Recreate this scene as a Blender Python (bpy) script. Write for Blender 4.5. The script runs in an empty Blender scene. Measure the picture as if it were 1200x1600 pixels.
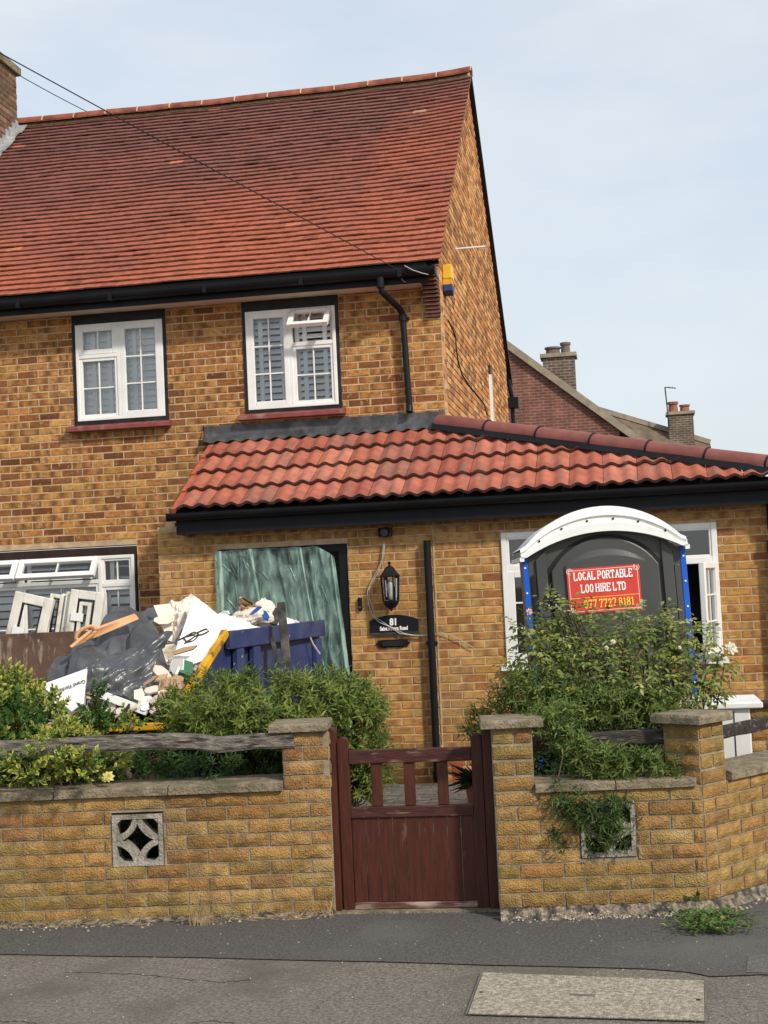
import bpy, bmesh, math, random
import numpy as np
from mathutils import Vector, Matrix, noise
random.seed(7)
R = math.radians
S = bpy.context.scene
COL = S.collection
# ------------------------------------------------------------------ camera
F_PX = 2236.0
PIT, ROL, YAW = R(3.02), R(-2.588), R(9.62)
CAM = Vector((0, 0, 1.79))
_f0 = Vector((-math.sin(YAW), math.cos(YAW), 0)); _r0 = Vector((math.cos(YAW), math.sin(YAW), 0)); _u0 = Vector((0, 0, 1))
FW = _f0*math.cos(PIT)+_u0*math.sin(PIT); _u = _u0*math.cos(PIT)-_f0*math.sin(PIT)
RT = _r0*math.cos(ROL)+_u*math.sin(ROL); UP = _u*math.cos(ROL)-_r0*math.sin(ROL)
cd = bpy.data.cameras.new('camera'); cam = bpy.data.objects.new('camera', cd); COL.objects.link(cam)
cd.sensor_fit = 'HORIZONTAL'; cd.sensor_width = 36; cd.lens = F_PX/1200*36; cd.clip_end = 3000; cd.clip_start = .1
cam.matrix_world = Matrix(((RT.x, UP.x, -FW.x, CAM.x), (RT.y, UP.y, -FW.y, CAM.y), (RT.z, UP.z, -FW.z, CAM.z), (0, 0, 0, 1)))
S.camera = cam
def ray(x, y): return RT*((x-600)/F_PX)+UP*((800-y)/F_PX)+FW
def atY(x, y, Y): d = ray(x, y); return CAM+d*(Y/d.y)
def atX(x, y, X): d = ray(x, y); return CAM+d*(X/d.x)
def atZ(x, y, Z): d = ray(x, y); return CAM+d*((Z-CAM.z)/d.z)
def atD(x, y, D): return CAM+ray(x, y)*D
def proj(p):
    v = Vector(p)-CAM; z = v.dot(FW); return 600+F_PX*v.dot(RT)/z, 800-F_PX*v.dot(UP)/z, z
# ------------------------------------------------------------------ light
SUN_AZ, SUN_EL = R(50), R(37)          # azimuth from the street side towards the right
SD = Vector((math.sin(SUN_AZ)*math.cos(SUN_EL), -math.cos(SUN_AZ)*math.cos(SUN_EL), math.sin(SUN_EL)))
W = bpy.data.worlds.new('World'); S.world = W; W.use_nodes = True
wt = W.node_tree; wt.nodes.clear()
wo = wt.nodes.new('ShaderNodeOutputWorld'); wb = wt.nodes.new('ShaderNodeBackground'); wb.inputs[1].default_value = .135
sk = wt.nodes.new('ShaderNodeTexSky'); sk.sky_type = 'NISHITA'; sk.sun_disc = False; sk.sun_elevation = SUN_EL
sk.sun_rotation = math.atan2(SD.x, SD.y); sk.air_density = 1.2; sk.dust_density = 2.0; sk.ozone_density = 1.2
tc = wt.nodes.new('ShaderNodeTexCoord'); mp = wt.nodes.new('ShaderNodeMapping'); mp.inputs['Scale'].default_value = (1.6, 1.6, 4.5)
nz = wt.nodes.new('ShaderNodeTexNoise'); nz.inputs['Scale'].default_value = 2.2; nz.inputs['Detail'].default_value = 6; nz.inputs['Roughness'].default_value = .55
rp = wt.nodes.new('ShaderNodeValToRGB'); rp.color_ramp.elements[0].position = .33; rp.color_ramp.elements[1].position = .68
rp.color_ramp.elements[0].color = (.62, .62, .62, 1); rp.color_ramp.elements[1].color = (.93, .93, .93, 1)
mx = wt.nodes.new('ShaderNodeMix'); mx.data_type = 'RGBA'; mx.inputs[7].default_value = (4.65, 5.02, 5.38, 1)
L = wt.links.new
L(tc.outputs['Generated'], mp.inputs[0]); L(mp.outputs[0], nz.inputs[0]); L(nz.outputs[0], rp.inputs[0]); L(rp.outputs[0], mx.inputs[0])
L(sk.outputs[0], mx.inputs[6]); L(mx.outputs[2], wb.inputs[0]); L(wb.outputs[0], wo.inputs[0])
sl = bpy.data.lights.new('sun', 'SUN'); sl.energy = 2.8; sl.angle = R(4); sl.color = (1, .93, .82)
so = bpy.data.objects.new('sun', sl); COL.objects.link(so); so.rotation_euler = SD.to_track_quat('Z', 'Y').to_euler()
S.view_settings.view_transform = 'Standard'; S.view_settings.look = 'None'; S.view_settings.exposure = 0.33; S.view_settings.gamma = 1
S.render.engine = 'CYCLES'
S.cycles.max_bounces = 8; S.cycles.transparent_max_bounces = 16
# ------------------------------------------------------------------ materials
def mat(name, base=(.5, .5, .5), rough=.7, attr=False, var=.25, vscale=6, vmap=(1, 1, 1), bump=0, bscale=80, bmap=(1, 1, 1), spec=.3,
        dirt=None, dscale=1.5, dlo=.5, dhi=.75, dmap=(1, 1, 1), metal=0, streak=None, trans=0, detail=5, dfac=1.0):
    m = bpy.data.materials.new(name); m.use_nodes = True; t = m.node_tree; n = t.nodes; l = t.links.new
    p = n['Principled BSDF']; p.inputs['Roughness'].default_value = rough; p.inputs['Metallic'].default_value = metal
    p.inputs['Specular IOR Level'].default_value = spec
    geo = n.new('ShaderNodeNewGeometry')
    def nse(scale, mapping, det=detail):
        a = n.new('ShaderNodeMapping'); a.inputs['Scale'].default_value = mapping; l(geo.outputs['Position'], a.inputs[0])
        b = n.new('ShaderNodeTexNoise'); b.inputs['Scale'].default_value = scale; b.inputs['Detail'].default_value = det
        l(a.outputs[0], b.inputs[0]); return b.outputs[0]
    if attr:
        c = n.new('ShaderNodeAttribute'); c.attribute_name = 'col'; col = c.outputs['Color']
    else:
        c = n.new('ShaderNodeRGB'); c.outputs[0].default_value = (*base, 1); col = c.outputs[0]
    if var:
        mr = n.new('ShaderNodeMapRange'); mr.inputs[1].default_value = .3; mr.inputs[2].default_value = .7
        mr.inputs[3].default_value = 1-var; mr.inputs[4].default_value = 1+var; l(nse(vscale, vmap), mr.inputs[0])
        mu = n.new('ShaderNodeMix'); mu.data_type = 'RGBA'; mu.blend_type = 'MULTIPLY'; mu.inputs[0].default_value = 1
        l(col, mu.inputs[6]); l(mr.outputs[0], mu.inputs[7]); col = mu.outputs[2]
    for dd in ([(dirt, dscale, dlo, dhi, dmap, dfac)] if dirt else [])+(streak or []):
        dc, ds, lo, hi, dm, df = dd
        mr = n.new('ShaderNodeMapRange'); mr.inputs[1].default_value = lo; mr.inputs[2].default_value = hi; mr.inputs[4].default_value = df; l(nse(ds, dm), mr.inputs[0])
        mu = n.new('ShaderNodeMix'); mu.data_type = 'RGBA'; l(mr.outputs[0], mu.inputs[0]); l(col, mu.inputs[6]); mu.inputs[7].default_value = (*dc, 1); col = mu.outputs[2]
    l(col, p.inputs['Base Color'])
    if bump:
        b = n.new('ShaderNodeBump'); b.inputs['Strength'].default_value = min(1, bump); b.inputs['Distance'].default_value = .004*max(1, bump)
        l(nse(bscale, bmap, 4), b.inputs['Height']); l(b.outputs[0], p.inputs['Normal'])
    if trans:
        tr = n.new('ShaderNodeBsdfTranslucent'); l(col, tr.inputs[0]); ms = n.new('ShaderNodeMixShader'); ms.inputs[0].default_value = trans
        l(p.outputs[0], ms.inputs[1]); l(tr.outputs[0], ms.inputs[2]); l(ms.outputs[0], n['Material Output'].inputs[0])
    return m
def glass_mat(name, tint=(.9, .95, .95), gloss=.10, rough=.02):
    m = bpy.data.materials.new(name); m.use_nodes = True; t = m.node_tree; n = t.nodes; l = t.links.new
    n.remove(n['Principled BSDF'])
    a = n.new('ShaderNodeBsdfTransparent'); a.inputs[0].default_value = (*tint, 1)
    b = n.new('ShaderNodeBsdfGlossy'); b.inputs[1].default_value = rough
    fr = n.new('ShaderNodeFresnel'); fr.inputs[0].default_value = 1.5
    ad = n.new('ShaderNodeMath'); ad.operation = 'ADD'; ad.inputs[1].default_value = gloss; l(fr.outputs[0], ad.inputs[0])
    ms = n.new('ShaderNodeMixShader'); l(ad.outputs[0], ms.inputs[0]); l(a.outputs[0], ms.inputs[1]); l(b.outputs[0], ms.inputs[2])
    l(ms.outputs[0], n['Material Output'].inputs[0]); return m
def film_mat(name, col, alpha, rough=.15, tint=(.8, .9, .85), bump=.5):
    m = bpy.data.materials.new(name); m.use_nodes = True; t = m.node_tree; n = t.nodes; l = t.links.new
    p = n['Principled BSDF']; p.inputs['Base Color'].default_value = (*col, 1); p.inputs['Roughness'].default_value = rough
    p.inputs['Specular IOR Level'].default_value = .8
    geo = n.new('ShaderNodeNewGeometry'); mp_ = n.new('ShaderNodeMapping'); mp_.inputs['Scale'].default_value = (3.5, 3.5, 1.6); l(geo.outputs['Position'], mp_.inputs[0])
    no = n.new('ShaderNodeTexNoise'); no.inputs['Scale'].default_value = 3; no.inputs['Detail'].default_value = 6; l(mp_.outputs[0], no.inputs[0])
    mr = n.new('ShaderNodeMapRange'); mr.inputs[1].default_value = .35; mr.inputs[2].default_value = .7; mr.inputs[3].default_value = max(.04, alpha-.20); mr.inputs[4].default_value = alpha+.32; l(no.outputs[0], mr.inputs[0])
    no2 = n.new('ShaderNodeTexNoise'); no2.inputs['Scale'].default_value = 9; no2.inputs['Detail'].default_value = 4; no2.noise_type = 'RIDGED_MULTIFRACTAL'; mp2 = n.new('ShaderNodeMapping'); mp2.inputs['Scale'].default_value = (1, 1, .45); mp2.inputs['Rotation'].default_value = (0, R(14), 0); l(geo.outputs['Position'], mp2.inputs[0]); l(mp2.outputs[0], no2.inputs[0])
    b = n.new('ShaderNodeBump'); b.inputs['Strength'].default_value = bump; b.inputs['Distance'].default_value = .02; l(no2.outputs[0], b.inputs['Height']); l(b.outputs[0], p.inputs['Normal'])
    a = n.new('ShaderNodeBsdfTransparent'); a.inputs[0].default_value = (*tint, 1)
    ms = n.new('ShaderNodeMixShader'); l(mr.outputs[0], ms.inputs[0]); l(a.outputs[0], ms.inputs[1]); l(p.outputs[0], ms.inputs[2])
    l(ms.outputs[0], n['Material Output'].inputs[0]); return m
M = {}
M['brick'] = mat('house brick', attr=True, rough=.85, var=.24, vscale=9, vmap=(2.4, 2.4, 3.2), bump=1.0, bscale=120,
                 streak=[((.17, .065, .022), 3.6, .54, .63, (4, 4, 6), .65), ((.56, .36, .15), 5, .60, .68, (5, 5, 2.5), .5), ((.15, .075, .035), .8, .52, .72, (1, 1, .45), .38), ((.52, .38, .26), 1.3, .60, .76, (1, 1, .6), .35)])
M['gable_brick'] = mat('gable brick', attr=True, rough=.9, var=.2, vscale=9, vmap=(3, 3, 3), bump=.8, bscale=90, dirt=(.17, .08, .035), dscale=.9, dlo=.55, dhi=.75, dfac=.4)
M['ext_brick'] = mat('extension brick', attr=True, rough=.85, var=.24, vscale=8, vmap=(2.2, 2.2, 3), bump=2.2, bscale=60, bmap=(1.6, 1, 2.4),
                     streak=[((.26, .11, .04), 4, .57, .66, (4, 4, 6), .55), ((.60, .37, .13), 3, .58, .70, (3, 3, 3), .5), ((.15, .075, .035), .8, .52, .72, (1, 1, .45), .38), ((.52, .38, .26), 1.3, .60, .76, (1, 1, .6), .35)])
M['wall_brick'] = mat('rock faced brick', attr=True, rough=.9, var=.3, vscale=14, bump=5, bscale=110,
                      streak=[((.16, .10, .055), 5, .58, .72, (1, 1, 1), .6), ((.52, .37, .18), 9, .58, .70, (1, 1, 1), .5), ((.20, .165, .05), 1.1, .50, .68, (1, 1, 1.6), .5), ((.13, .085, .05), 1.6, .58, .74, (1, 1, .6), .5)])
M['mortar'] = mat('mortar', (.50, .35, .21), .95, var=.25, vscale=12, bump=.8, bscale=150)
M['mortar_grey'] = mat('grey mortar', (.27, .22, .15), .95, var=.3, vscale=14, bump=1, bscale=120)
M['clay'] = mat('clay roof tile', attr=True, rough=.8, var=.22, vscale=14, bump=.5, bscale=120, spec=.25)
M['pantile'] = mat('concrete pan tile', attr=True, rough=.85, var=.2, vscale=9, bump=.5, bscale=140, spec=.25,
                   streak=[((.20, .11, .085), 2.6, .55, .70, (5, .9, .9), .75), ((.10, .07, .055), 30, .66, .72, (1, 1, 1), .7), ((.40, .25, .19), 5, .60, .75, (2, 1, 1), .5)])
M['ridge'] = mat('maroon ridge tile', (.205, .064, .052), .5, var=.2, vscale=7, bump=.2, bscale=60, spec=.4)
M['ridge_old'] = mat('weathered ridge tile', (.24, .075, .045), .8, var=.4, vscale=8, bump=.6, bscale=60)
M['black'] = mat('black plastic', (.008, .008, .010), .5, var=.3, vscale=3, bump=.05, bscale=6, spec=.22)
M['blackpaint'] = mat('black painted render', (.016, .015, .016), .55, var=.5, vscale=8, bump=.3, bscale=90)
M['brownboard'] = mat('dark brown lintel board', (.03, .016, .012), .6, var=.4, vscale=5)
M['cream'] = mat('cream soffit', (.62, .54, .44), .7, var=.12, vscale=5)
M['upvc'] = mat('white upvc', (.80, .79, .76), .32, var=.06, vscale=5, spec=.45, dirt=(.5, .46, .40), dscale=7, dlo=.6, dhi=.85, dfac=.5)
M['upvc_old'] = mat('weathered upvc', (.72, .68, .60), .4, var=.12, vscale=8, dirt=(.35, .30, .22), dscale=9, dlo=.55, dhi=.8)
M['white'] = mat('white paint', (.8, .8, .78), .5, var=.06)
M['shutter'] = mat('white shutter', (.88, .89, .90), .5, var=.05)
M['glass'] = glass_mat('window glass', (.97, .985, .985), .06)
M['glass_dark'] = glass_mat('reflecting glass', (.35, .37, .38), .12)
M['room'] = mat('dim interior', (.22, .21, .20), .9, var=.3, vscale=2)
M['sill'] = mat('maroon sill paint', (.23, .06, .055), .5, var=.25, vscale=9, dirt=(.30, .17, .13), dscale=8, dlo=.55, dhi=.75, bump=.4, bscale=40)
M['lead'] = mat('lead flashing', (.085, .085, .09), .45, var=.4, vscale=7, bump=3, bscale=14, metal=.3, dirt=(.22, .21, .20), dscale=5, dlo=.58, dhi=.78)
M['lead_new'] = mat('pale lead', (.36, .36, .36), .5, var=.35, vscale=8, bump=2, bscale=20, metal=.2)
M['chim'] = mat('chimney brick', attr=True, rough=.9, var=.3, vscale=12, bump=1, bscale=90)
M['conc'] = mat('concrete coping', (.235, .19, .13), .95, var=.35, vscale=18, bump=4, bscale=70, dirt=(.12, .11, .06), dscale=5, dlo=.5, dhi=.72)
M['block'] = mat('concrete screen block', (.33, .30, .25), .95, var=.25, vscale=22, bump=3, bscale=90, dirt=(.16, .14, .10), dscale=9, dlo=.52, dhi=.75)
M['rubble_conc'] = mat('rough concrete footing', (.25, .205, .15), .95, var=.55, vscale=30, bump=9, bscale=50, dirt=(.06, .055, .05), dscale=18, dlo=.46, dhi=.60)
M['wood'] = mat('silvered timber', (.20, .175, .145), .9, var=.55, vscale=5, vmap=(1.2, 14, 14), bump=4, bscale=16, bmap=(1.5, 14, 14), dirt=(.03, .026, .022), dscale=5, dmap=(1, 9, 9), dlo=.5, dhi=.66)
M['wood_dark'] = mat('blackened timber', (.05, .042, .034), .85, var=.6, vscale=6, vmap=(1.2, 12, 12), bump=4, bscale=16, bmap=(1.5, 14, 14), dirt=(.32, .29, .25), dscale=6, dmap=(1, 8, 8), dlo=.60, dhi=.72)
M['gate'] = mat('maroon gate paint', (.064, .0155, .0085), .5, var=.3, vscale=6, vmap=(8, 8, 1), bump=.6, bscale=20, bmap=(6, 6, .7), spec=.35,
                dirt=(.17, .09, .06), dscale=8, dlo=.66, dhi=.82, dmap=(2, 2, .7))
M['gate_worn'] = mat('worn gate paint', (.06, .018, .014), .6, var=.35, vscale=7, vmap=(1, 8, 8), bump=.8, bscale=22, bmap=(1, 7, 7),
                     dirt=(.24, .15, .11), dscale=8, dlo=.58, dhi=.74, dmap=(.8, 5, 5))
M['gate_worn_h'] = mat('stripped gate rail', (.10, .045, .035), .7, var=.4, vscale=8, vmap=(1, 8, 8), bump=1, bscale=22, dirt=(.38, .29, .24), dscale=7, dlo=.44, dhi=.62, dmap=(.7, 5, 5))
M['tar_new'] = mat('dark tarmac', (.132, .124, .115), .95, var=.4, vscale=65, bump=5, bscale=170, dirt=(.175, .165, .152), dscale=1.1, dlo=.53, dhi=.72, spec=.25,
                   streak=[((.34, .31, .27), 34, .70, .76, (1, 1, 1), .7)])
M['tar_old'] = mat('worn tarmac', (.225, .196, .163), .95, var=.42, vscale=60, bump=5, bscale=130, dirt=(.15, .133, .113), dscale=2.0, dlo=.5, dhi=.72, spec=.15,
                   streak=[((.38, .345, .29), 42, .66, .73, (1, 1, 1), .75), ((.05, .046, .042), 30, .68, .74, (1, 1, 1), .7)])
M['tar_patch'] = mat('grey tarmac patch', (.17, .16, .145), .95, var=.35, vscale=90, bump=5, bscale=150, dirt=(.07, .067, .063), dscale=2.2, dlo=.5, dhi=.7)
M['lid'] = mat('concrete chamber lid', (.40, .345, .27), .95, var=.45, vscale=60, bump=4, bscale=110, dirt=(.25, .21, .165), dscale=40, dlo=.48, dhi=.66)
M['iron'] = mat('dull iron', (.16, .145, .125), .7, var=.3, metal=.3)
M['soil'] = mat('dry garden soil', (.11, .08, .05), .95, var=.4, vscale=9, bump=6, bscale=30)
M['paver'] = mat('block paver', attr=True, rough=.95, var=.25, vscale=20, bump=2, bscale=120)
M['loo_grey'] = mat('charcoal plastic', (.062, .063, .061), .42, var=.15, vscale=4, bump=.15, bscale=160, spec=.4, dirt=(.06, .058, .052), dscale=4, dlo=.55, dhi=.8)
M['loo_groove'] = mat('plastic groove', (.012, .012, .012), .6, var=0)
M['loo_white'] = mat('white moulded plastic', (.82, .82, .80), .4, var=.04, bump=.1, bscale=100, dirt=(.62, .60, .55), dscale=6, dlo=.6, dhi=.8)
M['blue'] = mat('bright blue plastic', (.008, .10, .52), .4, var=.1, spec=.4)
M['red'] = mat('red sign', (.62, .055, .038), .35, var=.1, spec=.4)
M['pink'] = mat('pale sign edging', (.83, .62, .58), .5, var=0)
M['signwhite'] = mat('white lettering', (.85, .83, .80), .5, var=0)
M['signyellow'] = mat('yellow lettering', (.85, .55, .08), .5, var=0)
M['yellow'] = mat('yellow alarm plastic', (.78, .47, .04), .4, var=.05)
M['skipblue'] = mat('blue skip paint', (.032, .046, .130), .5, var=.3, vscale=5, bump=.6, bscale=25, dirt=(.055, .065, .10), dscale=6, dlo=.5, dhi=.7, dmap=(1, 1, .5),
                    streak=[((.35, .35, .30), 26, .69, .73, (1, 1, 1), .9)])
M['skipyellow'] = mat('yellow skip paint', (.62, .33, .02), .5, var=.3, vscale=9, dirt=(.16, .08, .03), dscale=11, dlo=.56, dhi=.66)
M['rust'] = mat('scratched brown paint and shade', (.095, .055, .038), .7, var=.35, vscale=5, bump=1, bscale=20, dirt=(.26, .20, .155), dscale=7, dlo=.55, dhi=.68, dmap=(3, 3, .8),
                streak=[((.36, .30, .25), 14, .66, .72, (2.5, 2.5, .5), .8)])
M['bin_black'] = mat('black polythene', (.062, .065, .070), .30, var=.3, vscale=5, bump=1.6, bscale=18, spec=.5, dirt=(.20, .20, .20), dscale=6, dlo=.56, dhi=.80, dfac=.35)
M['card'] = mat('brown cardboard', (.42, .28, .17), .85, var=.2, vscale=6)
M['plank'] = mat('orange laminate', (.62, .33, .16), .6, var=.12, vscale=6)
M['board'] = mat('cream board', (.70, .62, .52), .7, var=.12, vscale=5)
M['whiteboard'] = mat('white board', (.80, .79, .76), .55, var=.05, vscale=4, dirt=(.6, .57, .5), dscale=4, dlo=.6, dhi=.8)
M['rubble'] = mat('mixed rubble', attr=True, rough=.9, var=.3, vscale=12, bump=2, bscale=60)
M['green'] = mat('green plastic', (.04, .14, .075), .5, var=.15)
M['stake'] = mat('dark stake', (.05, .043, .037), .9, var=.4, vscale=12, bump=1, bscale=60, dirt=(.13, .12, .105), dscale=9, dlo=.5, dhi=.7)
M['bagblue'] = mat('blue print', (.03, .11, .38), .6, var=.1)
M['ink'] = mat('black ink', (.03, .03, .035), .7, var=0)
M['film'] = film_mat('green dust sheet', (.36, .54, .47), .33, rough=.12, bump=.9)
M['leaf'] = mat('leaf', attr=True, rough=.6, var=.2, vscale=9, spec=.2, trans=.28)
M['bark'] = mat('twig bark', (.10, .07, .04), .9, var=.3, vscale=20)
M['dry'] = mat('dry stems', (.33, .24, .13), .9, var=.4, vscale=20)
M['petal'] = mat('petal', attr=True, rough=.6, var=.05, trans=.3)
M['wire'] = mat('grey cable', (.40, .38, .35), .6, var=.1)
M['wire_dark'] = mat('black cable', (.015, .015, .017), .6, var=.1)
M['red_brick_far'] = None
def far_brick(name, c1, c2, mortar, scale):
    m = bpy.data.materials.new(name); m.use_nodes = True; t = m.node_tree; n = t.nodes; l = t.links.new
    p = n['Principled BSDF']; p.inputs['Roughness'].default_value = .9
    g = n.new('ShaderNodeNewGeometry'); mp_ = n.new('ShaderNodeMapping'); mp_.inputs['Rotation'].default_value = (R(90), 0, 0); l(g.outputs['Position'], mp_.inputs[0])
    b = n.new('ShaderNodeTexBrick'); b.inputs['Color1'].default_value = (*c1, 1); b.inputs['Color2'].default_value = (*c2, 1); b.inputs['Mortar'].default_value = (*mortar, 1)
    b.inputs['Scale'].default_value = scale; b.inputs['Mortar Size'].default_value = .012; b.inputs['Brick Width'].default_value = .225; b.inputs['Row Height'].default_value = .075
    l(mp_.outputs[0], b.inputs[0]); no = n.new('ShaderNodeTexNoise'); no.inputs['Scale'].default_value = 3; no.inputs['Detail'].default_value = 6
    l(g.outputs['Position'], no.inputs[0]); mr = n.new('ShaderNodeMapRange'); mr.inputs[1].default_value = .3; mr.inputs[2].default_value = .7; mr.inputs[3].default_value = .6; mr.inputs[4].default_value = 1.3
    l(no.outputs[0], mr.inputs[0]); mu = n.new('ShaderNodeMix'); mu.data_type = 'RGBA'; mu.blend_type = 'MULTIPLY'; mu.inputs[0].default_value = 1
    l(b.outputs[0], mu.inputs[6]); l(mr.outputs[0], mu.inputs[7]); l(mu.outputs[2], p.inputs['Base Color']); return m
M['far1'] = far_brick('distant red brick', (.20, .065, .045), (.15, .05, .035), (.24, .15, .11), 1)
M['far2'] = far_brick('distant brown brick', (.13, .085, .06), (.09, .06, .045), (.24, .20, .16), 1)
M['far_roof'] = mat('distant mossy roof', (.13, .095, .065), .9, var=.4, vscale=3, bump=2, bscale=8)
M['far_edge'] = mat('distant verge', (.30, .25, .19), .9, var=.2)
M['pot'] = mat('terracotta pot', (.28, .12, .075), .85, var=.3, vscale=6)
M['pot_grey'] = mat('sooty chimney pot', (.16, .12, .10), .9, var=.3, vscale=6)
# ------------------------------------------------------------------ mesh builder
class MB:
    def __init__(s): s.v = []; s.f = []; s.m = []; s.c = []
    def add(s, vs, fs, m=0, col=None):
        k = len(s.v); s.v += [tuple(p) for p in vs]; s.f += [tuple(i+k for i in f) for f in fs]; s.m += [m]*len(fs)
        if isinstance(col, list): s.c += col
        else: s.c += [(col or (.5, .5, .5))]*len(vs)
    def poly(s, pts, m=0, col=None): s.add(pts, [tuple(range(len(pts)))], m, col)
    def box(s, x0, x1, y0, y1, z0, z1, m=0, col=None, tf=None):
        vs = [Vector((x, y, z)) for x in (x0, x1) for y in (y0, y1) for z in (z0, z1)]
        if tf: vs = [tf(p) for p in vs]
        s.add(vs, [(0, 1, 3, 2), (4, 6, 7, 5), (0, 4, 5, 1), (2, 3, 7, 6), (0, 2, 6, 4), (1, 5, 7, 3)], m, col)
    def bar(s, p, q, w, h, up=(0, 0, 1), m=0, col=None):
        p = Vector(p); q = Vector(q); d = (q-p).normalized(); a = d.cross(Vector(up)).normalized()*w/2; b = a.cross(d).normalized()*h/2
        vs = [p-a-b, p+a-b, p+a+b, p-a+b, q-a-b, q+a-b, q+a+b, q-a+b]
        s.add(vs, [(0, 3, 2, 1), (4, 5, 6, 7), (0, 1, 5, 4), (1, 2, 6, 5), (2, 3, 7, 6), (3, 0, 4, 7)], m, col)
    def tube(s, path, r, n=8, m=0, col=None):
        path = [Vector(p) for p in path]; rs = r if isinstance(r, (list, tuple)) else [r]*len(path); rings = []; prev = None
        for i, p in enumerate(path):
            d = (path[min(i+1, len(path)-1)]-path[max(i-1, 0)]).normalized()
            a = prev-d*prev.dot(d) if prev else d.orthogonal()
            if a.length < 1e-5: a = d.orthogonal()
            a.normalize(); prev = a; b = d.cross(a)
            rings.append([p+(a*math.cos(2*math.pi*k/n)+b*math.sin(2*math.pi*k/n))*rs[i] for k in range(n)])
        vs = [p for rg in rings for p in rg]; fs = []
        for i in range(len(path)-1):
            for k in range(n):
                k2 = (k+1) % n; fs.append((i*n+k, i*n+k2, (i+1)*n+k2, (i+1)*n+k))
        fs += [tuple(range(n-1, -1, -1)), tuple((len(path)-1)*n+k for k in range(n))]
        s.add(vs, fs, m, col)
    def lathe(s, c, prof, n=16, m=0, col=None, axis=None):
        c = Vector(c); vs = []; fs = []
        for r, z in prof:
            for k in range(n):
                a = 2*math.pi*k/n; vs.append(c+Vector((r*math.cos(a), r*math.sin(a), z)))
        for i in range(len(prof)-1):
            for k in range(n): k2 = (k+1) % n; fs.append((i*n+k, i*n+k2, (i+1)*n+k2, (i+1)*n+k))
        fs += [tuple(range(n-1, -1, -1)), tuple((len(prof)-1)*n+k for k in range(n))]
        s.add(vs, fs, m, col)
    def prism(s, pts, d0, d1, fn, m=0, col=None):          # 2-D outline, extruded between depths d0, d1; fn(a, b, d) -> world
        n = len(pts); vs = [fn(a, b, d0) for a, b in pts]+[fn(a, b, d1) for a, b in pts]
        fs = [tuple(range(n-1, -1, -1)), tuple(range(n, 2*n))]+[(i, (i+1) % n, n+(i+1) % n, n+i) for i in range(n)]
        s.add(vs, fs, m, col)
    def grid(s, fn, nu, nv, m=0, col=None):
        vs = [fn(i/nu, j/nv) for j in range(nv+1) for i in range(nu+1)]
        fs = [(j*(nu+1)+i, j*(nu+1)+i+1, (j+1)*(nu+1)+i+1, (j+1)*(nu+1)+i) for j in range(nv) for i in range(nu)]
        s.add(vs, fs, m, [col(i/nu, j/nv) for j in range(nv+1) for i in range(nu+1)] if callable(col) else col)
    def mesh(s, name, mats, smooth=False, fix=True):
        me = bpy.data.meshes.new(name); me.from_pydata(s.v, [], s.f)
        if not isinstance(mats, (list, tuple)): mats = [mats]
        for x in mats: me.materials.append(x)
        me.polygons.foreach_set('material_index', s.m)
        a = me.color_attributes.new('col', 'FLOAT_COLOR', 'POINT')
        arr = np.ones((len(s.v), 4), 'f4'); arr[:, :3] = np.array(s.c, 'f4').reshape(-1, 3); a.data.foreach_set('color', arr.ravel())
        if fix:
            bm = bmesh.new(); bm.from_mesh(me); bmesh.ops.recalc_face_normals(bm, faces=bm.faces[:]); bm.to_mesh(me); bm.free()
        if smooth: me.polygons.foreach_set('use_smooth', [True]*len(me.polygons))
        me.update(); return me
    def build(s, name, mats, parent=None, smooth=False, fix=True, bevel=0, auto=None):
        o = bpy.data.objects.new(name, s.mesh(name, mats, smooth, fix)); COL.objects.link(o); attach(o, parent)
        if bevel:
            b = o.modifiers.new('bevel', 'BEVEL'); b.width = bevel; b.segments = 2; b.limit_method = 'ANGLE'
        return o
def attach(o, parent):
    if parent is None: return
    o.parent = parent
    if parent.type == 'EMPTY': o.matrix_parent_inverse = Matrix.Translation(parent.location).inverted()
def thing(name, label, cat, loc, group=None):
    o = bpy.data.objects.new(name, None); COL.objects.link(o); o.location = loc; o['label'] = label; o['category'] = cat; o.empty_display_size = .1
    if group: o['group'] = group
    return o
def tag(o, label, cat, group=None):
    o['label'] = label; o['category'] = cat
    if group: o['group'] = group
    return o
def struct(o): o['kind'] = 'structure'; return o
def stuff(o): o['kind'] = 'stuff'; return o
def inst(name, mesh, mw, parent):
    o = bpy.data.objects.new(name, mesh); COL.objects.link(o); attach(o, parent); o.matrix_basis = mw
    return o
def jit(c, a=.1): k = 1+random.uniform(-a, a); return tuple(max(0, x*k*(1+random.uniform(-a*.3, a*.3))) for x in c)
def pick(pal):
    t = random.random()*sum(w for _, w in pal)
    for c, w in pal:
        t -= w
        if t <= 0: return c
    return pal[-1][0]
XYZ = lambda a, b, d: Vector((a, d, b))
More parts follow.
